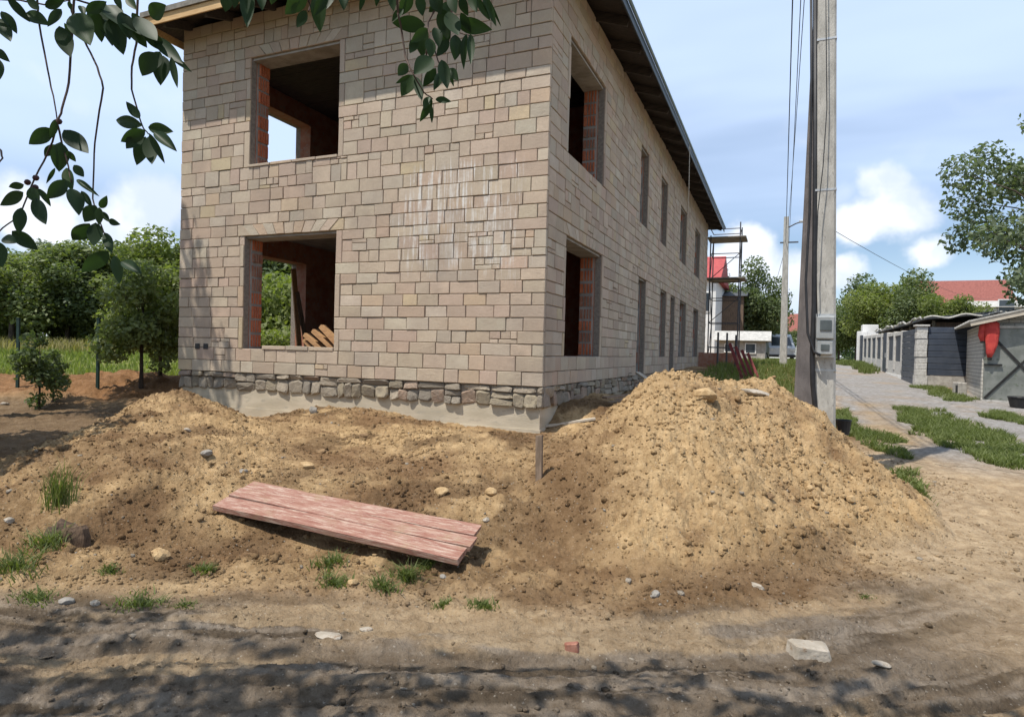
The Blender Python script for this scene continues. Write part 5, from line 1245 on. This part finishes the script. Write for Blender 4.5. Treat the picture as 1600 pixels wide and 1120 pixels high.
for k, (px, py) in enumerate([(56, 278), (43, 285), (92, 190), (55, 293)]):
    p = spot(px, py, 2.17)-CL
    MB().tube([p+Vector((0, 0, .010)), p+Vector((0, 0, .007)), p, p-Vector((0, 0, .007)), p-Vector((0, 0, .010))], [.002, .008, .011, .008, .002], 8).build('cherry', M['berry'], ct, smooth=True)
# ---------------------------------------------------------------- planks, stake, stones, clods
def rock_mesh(name, seed, mat, sx, sy, sz, rough=.18, flat=0., sub=2):
    bm = bmesh.new(); bmesh.ops.create_icosphere(bm, subdivisions=sub, radius=1); r = random.Random(seed)
    ax = [Vector((r.gauss(0, 1), r.gauss(0, 1), r.gauss(0, 1))).normalized() for _ in range(7)]; of = [r.uniform(.5, .92) for _ in ax]
    for v in bm.verts:
        p = v.co.copy()
        for a, f in zip(ax, of):
            d = p.dot(a)
            if d > f: p -= a*(d-f)*.85
        p *= 1+r.uniform(-rough, rough)*.4
        v.co = Vector((p.x*sx, p.y*sy, p.z*sz))
    me = bpy.data.meshes.new(name); bm.to_mesh(me); bm.free(); me.materials.append(mat); return me
def slab_mesh(name, seed, mat, sx, sy, sz):
    bm = bmesh.new(); bmesh.ops.create_cube(bm, size=2); bmesh.ops.bevel(bm, geom=list(bm.edges), offset=.16, segments=1, affect='EDGES')
    bmesh.ops.subdivide_edges(bm, edges=list(bm.edges), cuts=1, use_grid_fill=True); r = random.Random(seed)
    k = [r.choice((-1, 1))*r.uniform(.15, .34) for _ in range(6)]
    for v in bm.verts:
        p = v.co; q = Vector((p.x*(1+k[0]*p.y*.5+k[1]*p.z*.4), p.y*(1+k[2]*p.x*.5), p.z*(1+k[3]*p.x*.6+k[4]*p.y*.4)))*(1+r.uniform(-.02, .02))
        v.co = Vector((q.x*sx, q.y*sy, q.z*sz))
    me = bpy.data.meshes.new(name); bm.to_mesh(me); bm.free(); me.materials.append(mat); return me
def stone(name, px, py, w, d, h, mat, label, cat, seed, rz=0, sink=.3, group=None, rough=.18):
    p = ground_at(px, py); z = gz_at(p.x, p.y)
    o = link(name, slab_mesh(name, seed, M[mat], w/2, d/2, h/2) if ('squared' in name or 'brick' in name) else rock_mesh(name, seed, M[mat], w/2, d/2, h/2, rough), None, (p.x, p.y, z+h/2-h*sink), (rng.uniform(-.1, .1), rng.uniform(-.1, .1), rz))
    return tag(o, label, cat, group)
STONES = [('squared_stone', 1265, 1030, .20, .12, .10, 'stone_pale', 'pale squared stone block lying on the muddy road at right', 'stone', .3, .28),
 ('flat_stone', 1376, 1042, .10, .07, .035, 'stone_pale', 'small flat pale stone right of the squared block on the road', 'stone', .2, .3),
 ('brick_fragment', 893, 1014, .075, .05, .04, 'brickred', 'broken red brick piece on the muddy road', 'brick', .3, .3),
 ('flat_stone', 515, 996, .20, .10, .03, 'stone_pale', 'flat whitish stone pressed into the road verge below the planks', 'stone', .1, .35),
 ('flat_stone', 573, 984, .09, .06, .03, 'stone_pale', 'small whitish stone right of the flat one on the verge', 'stone', .5, .3),
 ('boulder', 1102, 622, .27, .24, .19, 'clod', 'big pale boulder near the crest of the large soil heap', 'boulder', .4, .3),
 ('flat_stone', 1178, 616, .45, .2, .09, 'stone_pale', 'long pale slab half buried right of the boulder on the heap', 'stone', -.1, .4),
 ('soil_clod', 250, 872, .14, .12, .10, 'clod', 'round soil clod left of the red planks', 'clod', .2, .3),
 ('stone', 760, 814, .07, .05, .05, 'stone_pale', 'small pale stone just right of the red planks', 'stone', .2, .3),
 ('soil_clod', 766, 772, .14, .12, .09, 'clod', 'brown clod above the right end of the red planks', 'clod', .9, .3),
 ('soil_clod', 690, 772, .15, .13, .10, 'clod', 'clod with a shadowed side above the middle of the planks', 'clod', .9, .3),
 ('soil_clod', 477, 731, .18, .12, .10, 'clod', 'elongated clod on the slope left of the middle heap', 'clod', .5, .3),
 ('soil_clod', 502, 707, .12, .10, .07, 'clod_dark', 'dark clod above the elongated one near the plinth', 'clod', .5, .3),
 ('soil_clod', 570, 683, .13, .1, .08, 'clod_dark', 'dark clod nearest to the plinth of the house', 'clod', .5, .3),
 ('stone', 490, 645, .17, .12, .15, 'stone_grey', 'grey stone standing against the plinth', 'stone', .5, .25),
 ('stone', 1023, 932, .07, .06, .06, 'stone_grey', 'grey stone at the front foot of the big heap', 'stone', .4, .3),
 ('stone', 1184, 918, .11, .06, .05, 'stone_pale', 'pale stone at the foot of the big heap right of the grey one', 'stone', -.5, .3),
 ('soil_clod', 552, 913, .075, .07, .06, 'clod', 'small clod beside the dense grass tuft', 'clod', .4, .3),
 ('stone', 693, 903, .06, .05, .045, 'stone_grey', 'grey pebble under the right end of the planks', 'stone', .4, .3),
 ('stone', 14, 816, .09, .07, .05, 'stone_pale', 'pale stone on the slope at the left edge', 'stone', .4, .3),
 ('stone', 104, 942, .10, .07, .05, 'stone_grey', 'grey stone on the road verge beside the low weeds', 'stone', .4, .3),
 ('stone', 148, 945, .06, .05, .04, 'stone_pale', 'small pale stone between the two weed patches at left', 'stone', .4, .3),
 ('stone', 323, 711, .12, .09, .07, 'stone_grey', 'grey stone on the slope of the left heap', 'stone', .4, .3),
 ('stone', 381, 738, .09, .07, .06, 'stone_grey', 'grey stone just above the left end of the planks', 'stone', .4, .3),
 ('stone', 292, 673, .13, .09, .05, 'stone_pale', 'flat pale stone high on the left heap', 'stone', .4, .3),
 ('soil_clod', 1330, 784, .11, .09, .08, 'clod', 'clod with dark shadow on the right flank of the big heap', 'clod', .4, .3),
 ('soil_clod', 1265, 765, .10, .09, .07, 'clod', 'clod on the upper right flank of the big heap', 'clod', .4, .3),
 ('soil_clod', 1203, 778, .09, .08, .06, 'clod_dark', 'dark clod in the middle of the big heap', 'clod', .4, .3),
 ('stone', 800, 670, .16, .08, .04, 'stone_pale', 'white slab of rubble lying before the house corner', 'stone', -.4, .3),
 ('stone', 8, 632, .16, .12, .08, 'stone_pale', 'white lump at the left edge below the fence post', 'stone', .4, .3)]
for k, (nm, px, py, w_, d_, h_, mt_, lab, ct_, rz, sk) in enumerate(STONES): stone(nm, px, py, w_, d_, h_, mt_, lab, ct_, 300+k, rz, sk)
# red planks nailed to one panel
redm, ntr, Br = new_mat('red_painted_wood')
gp = nd(ntr, 'ShaderNodeTexCoord').outputs['Object']
c = mixc(ntr, rng_map(ntr, noise(ntr, 5, 6, .65, gp, (1, 4, 4)), .35, .65), (.225, .092, .062), (.30, .16, .115))
c = mixc(ntr, mth(ntr, 'MULTIPLY', rng_map(ntr, noise(ntr, 7, 8, .75, gp, (.8, 9, 9)), .47, .62), .85), c, (.43, .325, .255))
c = mixc(ntr, mth(ntr, 'MULTIPLY', rng_map(ntr, noise(ntr, 26, 6, .7, gp, (.5, 3, 3)), .56, .66), .75), c, (.16, .05, .035))
c = mixc(ntr, mth(ntr, 'MULTIPLY', rng_map(ntr, noise(ntr, 3.2, 6, .7, gp), .5, .68), .55), c, (.27, .185, .105))
put(ntr, Br.inputs['Base Color'], c); Br.inputs['Roughness'].default_value = .75
ntr.links.new(nd(ntr, 'ShaderNodeBump', {'Strength': .4, 'Distance': .01, 'Height': noise(ntr, 30, 6, .7, gp, (.3, 4, 4))}).outputs[0], Br.inputs['Normal'])
A = spot(331, 790, 5.15); B_ = spot(714, 874, 4.42); C_ = spot(377, 748, 5.62)
ex = (B_-A).normalized(); ey = (C_-A); ey = (ey-ex*ey.dot(ex)).normalized(); ez = ex.cross(ey)
LEN = (B_-A).length; WID = (C_-A).length
pn = thing('plank_panel', 'red-painted panel of three weathered planks lying on the dug soil', 'planks', A)
mm = Matrix.Identity(4)
for i in range(3): mm[i][0] = ex[i]; mm[i][1] = ey[i]; mm[i][2] = ez[i]; mm[i][3] = A[i]
pn.matrix_world = mm
bw = [0, WID*.36, WID*.66, WID]; ends = [(0, 0), (.005, .02), (.0, -.015)]
for k in range(3):
    y0, y1 = bw[k]+.002, bw[k+1]-.003; n = 10; x0, x1 = ends[k][0], LEN+ends[k][1]; mb = MB(); vs = []
    for i in range(n+1):
        t = i/n; xx = x0+(x1-x0)*t; zz_ = .007*math.sin(t*4+k*1.7)+[0, .006, -.002][k]; e = rng.uniform(-.0015, .0015)
        if i == n and k == 0: pass
        vs += [(xx+(rng.uniform(-.02, .02) if i == n else 0), y0+e, zz_-.042), (xx+(rng.uniform(-.02, .015) if i == n else 0), y1+e, zz_-.042), (xx, y1+e-.003, zz_), (xx, y0+e+.003, zz_)]
    fs = [(4*i+a, 4*i+(a+1) % 4, 4*i+4+(a+1) % 4, 4*i+4+a) for i in range(n) for a in range(4)]+[(3, 2, 1, 0), (4*n, 4*n+1, 4*n+2, 4*n+3)]
    mb.add(vs, [f[::-1] for f in fs]); mb.build('plank', redm, pn)
for xx in (.35, LEN-.45): MB().box(xx, xx+.09, .05, WID-.05, -.075, -.043).build('cross_batten', M['oldwood'], pn)
# stake and boards
p = ground_at(843, 748); z = gz_at(p.x, p.y)
o = MB().hexa([(-.03, -.02, -.2), (.03, -.02, -.2), (.03, .02, -.2), (-.03, .02, -.2), (-.045, -.02, .41), (.018, -.02, .42), (.018, .02, .42), (-.045, .02, .41)]).build('wooden_stake', M['oldwood'], loc=(p.x, p.y, z)); tag(o, 'upright brown wooden stake driven in between the heaps', 'stake')
a = ground_at(838, 670); b = ground_at(930, 657)
o = MB().beam((a.x, a.y, a.z+.02), (b.x, b.y, b.z+.03), .09, .03).build('long_board', M['greywood']); tag(o, 'pale narrow board lying before the house corner', 'board')
a = spot(996, 582, 14.2); b = spot(1016, 596, 13.0)
o = MB().beam(a, b, .10, .04).build('door_ramp_board', M['greywood']); tag(o, 'grey board leaning from the first side door sill', 'board')
for k, (q, w_) in enumerate((((975, 628, 10.6), .5), ((990, 620, 11.2), .6), ((968, 634, 10.2), .4))):
    p = spot(*q); z = gz_at(p.x, p.y)
    o = MB().beam((p.x-w_/2, p.y-.2, z+.03+.05*k), (p.x+w_/2, p.y+.25, z+.10+.04*k), .14, .03).build('scrap_board', M['oldwood']); tag(o, ['dark scrap board by the side wall, middle of three', 'dark scrap board by the side wall, furthest back', 'dark scrap board by the side wall, nearest the corner'][k], 'board', 'scrap boards by the side wall')
for k, (px, py, d) in enumerate(((1215, 590, 11.5), (1232, 593, 11.0))):
    p = spot(px, py, d); z = gz_at(p.x, p.y)
    o = MB().beam((p.x-.5, p.y-.5, z+.02), (p.x+.3, p.y+.6, z+.16), .1, .03).build('long_board', M['greywood']); tag(o, ['pale board sticking out behind the crest of the big heap', 'second pale board behind the heap next to the brace post'][k], 'board')
# rotten stump at left
p = ground_at(105, 832); z = gz_at(p.x, p.y); st_ = MB(); n = 16; vs = []
for i, (h_, rr_) in enumerate(((-.1, .15), (.01, .145), (.05, .13), (.075, .115))):
    for j in range(n):
        a = 2*math.pi*j/n; q = rr_*(1+.18*math.sin(3*a+1)+.1*math.sin(7*a)); vs.append((q*math.cos(a)*1.15, q*math.sin(a)*.8, h_+(.025*math.sin(2*a+2)+.012*math.sin(5*a) if i >= 2 else 0)))
vs.append((0, 0, .03))
st_.add(vs, [(i*n+j, i*n+(j+1) % n, (i+1)*n+(j+1) % n, (i+1)*n+j) for i in range(3) for j in range(n)]+[(3*n+j, 3*n+(j+1) % n, 4*n) for j in range(n)])
o = st_.build('tree_stump', M['root'], loc=(p.x, p.y, z-.03)); tag(o, 'low rotten brown tree stump among weeds at left', 'stump')
# small loose clods and pebbles, beyond counting
r = np.random.RandomState(9); n = 32000
uu = r.uniform(-6.5, 5.5, n*2); vv = 2.7+7.5*r.rand(n*2)**1.3
xx, yy = from_uv(uu, vv)
U_, V_, rd, ri, la, fi, plw = zones(xx, yy)
hp = np.maximum(mound_big(xx, yy), mound_left(xx, yy))
keep = (r.rand(n*2) < np.clip(.45+.3*sstep(3.6, 4.6, vv)*(1-ri*.7)+.35*(hp > .05)+.9*fbm(xx*1.3, yy*1.3, 3), .03, 1)) & (~((xx > HX-7.4) & (xx < HX+.05) & (yy > HY-.05))) & (np.abs(uu/vv) < .95)
xx = xx[keep][:n]; yy = yy[keep][:n]; rd = rd[keep][:n]; hp = hp[keep][:n]; n = len(xx)
s = .003+.005*r.rand(n) + .016*r.rand(n)**14; s *= np.where(rd > .5, .75, 1)
zc = top_z(xx, yy)+s*.25
cube = np.array([(-1, -1, -1), (1, -1, -1), (1, 1, -1), (-1, 1, -1), (-1, -1, 1), (1, -1, 1), (1, 1, 1), (-1, 1, 1)], float)*.75
ca, sa = np.cos(r.rand(n)*6.28), np.sin(r.rand(n)*6.28); nn_ = np.hypot(ca, sa); ca /= nn_; sa /= nn_
P8 = cube[None]*(.7+.6*r.rand(n, 8, 1))*(s[:, None]*(.7+.6*r.rand(n, 3)))[:, None, :]
X8 = P8[:, :, 0]*ca[:, None]-P8[:, :, 1]*sa[:, None]; Y8 = P8[:, :, 0]*sa[:, None]+P8[:, :, 1]*ca[:, None]
VV = np.stack([X8+xx[:, None], Y8+yy[:, None], P8[:, :, 2]*.8+zc[:, None]], 2).reshape(-1, 3)
QF = np.array([(3, 2, 1, 0), (4, 5, 6, 7), (0, 1, 5, 4), (1, 2, 6, 5), (2, 3, 7, 6), (3, 0, 4, 7)])
QQ = (np.arange(n)[:, None, None]*8+QF[None]).reshape(-1, 4)
bl = sstep(.0, .16, hp)[:, None]; loc_c = ground_col(xx, yy)*(1-bl) + heap_col(xx, yy, hp)*bl
pc = np.where((r.rand(n) < .04)[:, None], np.array([(.40, .35, .28)]), loc_c*(.72+.5*r.rand(n))[:, None])
o = link('loose_clods', np_mesh('loose_clods', VV, QQ, M['soil'], np.repeat(pc, 8, 0))); tag(o, 'small loose soil crumbs and pebbles scattered over the dirt', 'soil crumbs', kind='stuff')
# fist-sized lumps, half sunk, lying in drifts on the heaps
bm = bmesh.new(); bmesh.ops.create_icosphere(bm, subdivisions=2, radius=1); bm.verts.ensure_lookup_table()
IV = np.array([v.co[:] for v in bm.verts]); IF = np.array([[v.index for v in f.verts] for f in bm.faces]); bm.free()
n = 26000; uu = r.uniform(-6.2, 4.6, n); vv = r.uniform(4.1, 9.0, n); xx, yy = from_uv(uu, vv)
hp = np.maximum(mound_big(xx, yy), mound_left(xx, yy)); U_, V_, rd, ri, la, fi, plw = zones(xx, yy)
drift = fbm(xx*1.7+70, yy*1.7, 4)
k = (r.rand(n) < np.clip((drift-.06)*1.2, .010, .5)) & (rd < .2) & (ri < .5) & (~((xx > HX-7.5) & (xx < HX+.1) & (yy > HY-.1))) & (np.abs(uu/vv) < .9)
xx = xx[k][:1900]; yy = yy[k][:1900]; hp = hp[k][:1900]; n = len(xx)
s = .010+.016*r.rand(n)**2+.022*r.rand(n)**9
D = IV[None]*(1+.55*(r.rand(n, 42, 1)-.5))
for q in range(4):
    a_ = r.normal(size=(n, 1, 3)); a_ /= np.linalg.norm(a_, axis=2, keepdims=True); dd = (D*a_).sum(2, keepdims=True); D = D - a_*np.maximum(dd-.6, 0)*.9
D = D*(s[:, None]*(.75+.6*r.rand(n, 3)))[:, None, :]
D = D + np.stack([xx, yy, top_z(xx, yy)+s*.05], 1)[:, None, :]
bl = sstep(.0, .16, hp)[:, None]; pc = (ground_col(xx, yy)*(1-bl)+heap_col(xx, yy, hp)*bl)*(.86+.32*r.rand(n))[:, None]
o = link('soil_lumps', np_mesh('soil_lumps', D.reshape(-1, 3), (np.arange(n)[:, None, None]*42+IF[None]).reshape(-1, 3), M['soil'], np.repeat(pc, 42, 0), tri=True)); tag(o, 'drifts of fist-sized soil lumps lying over the dug heaps', 'soil lumps', kind='stuff')
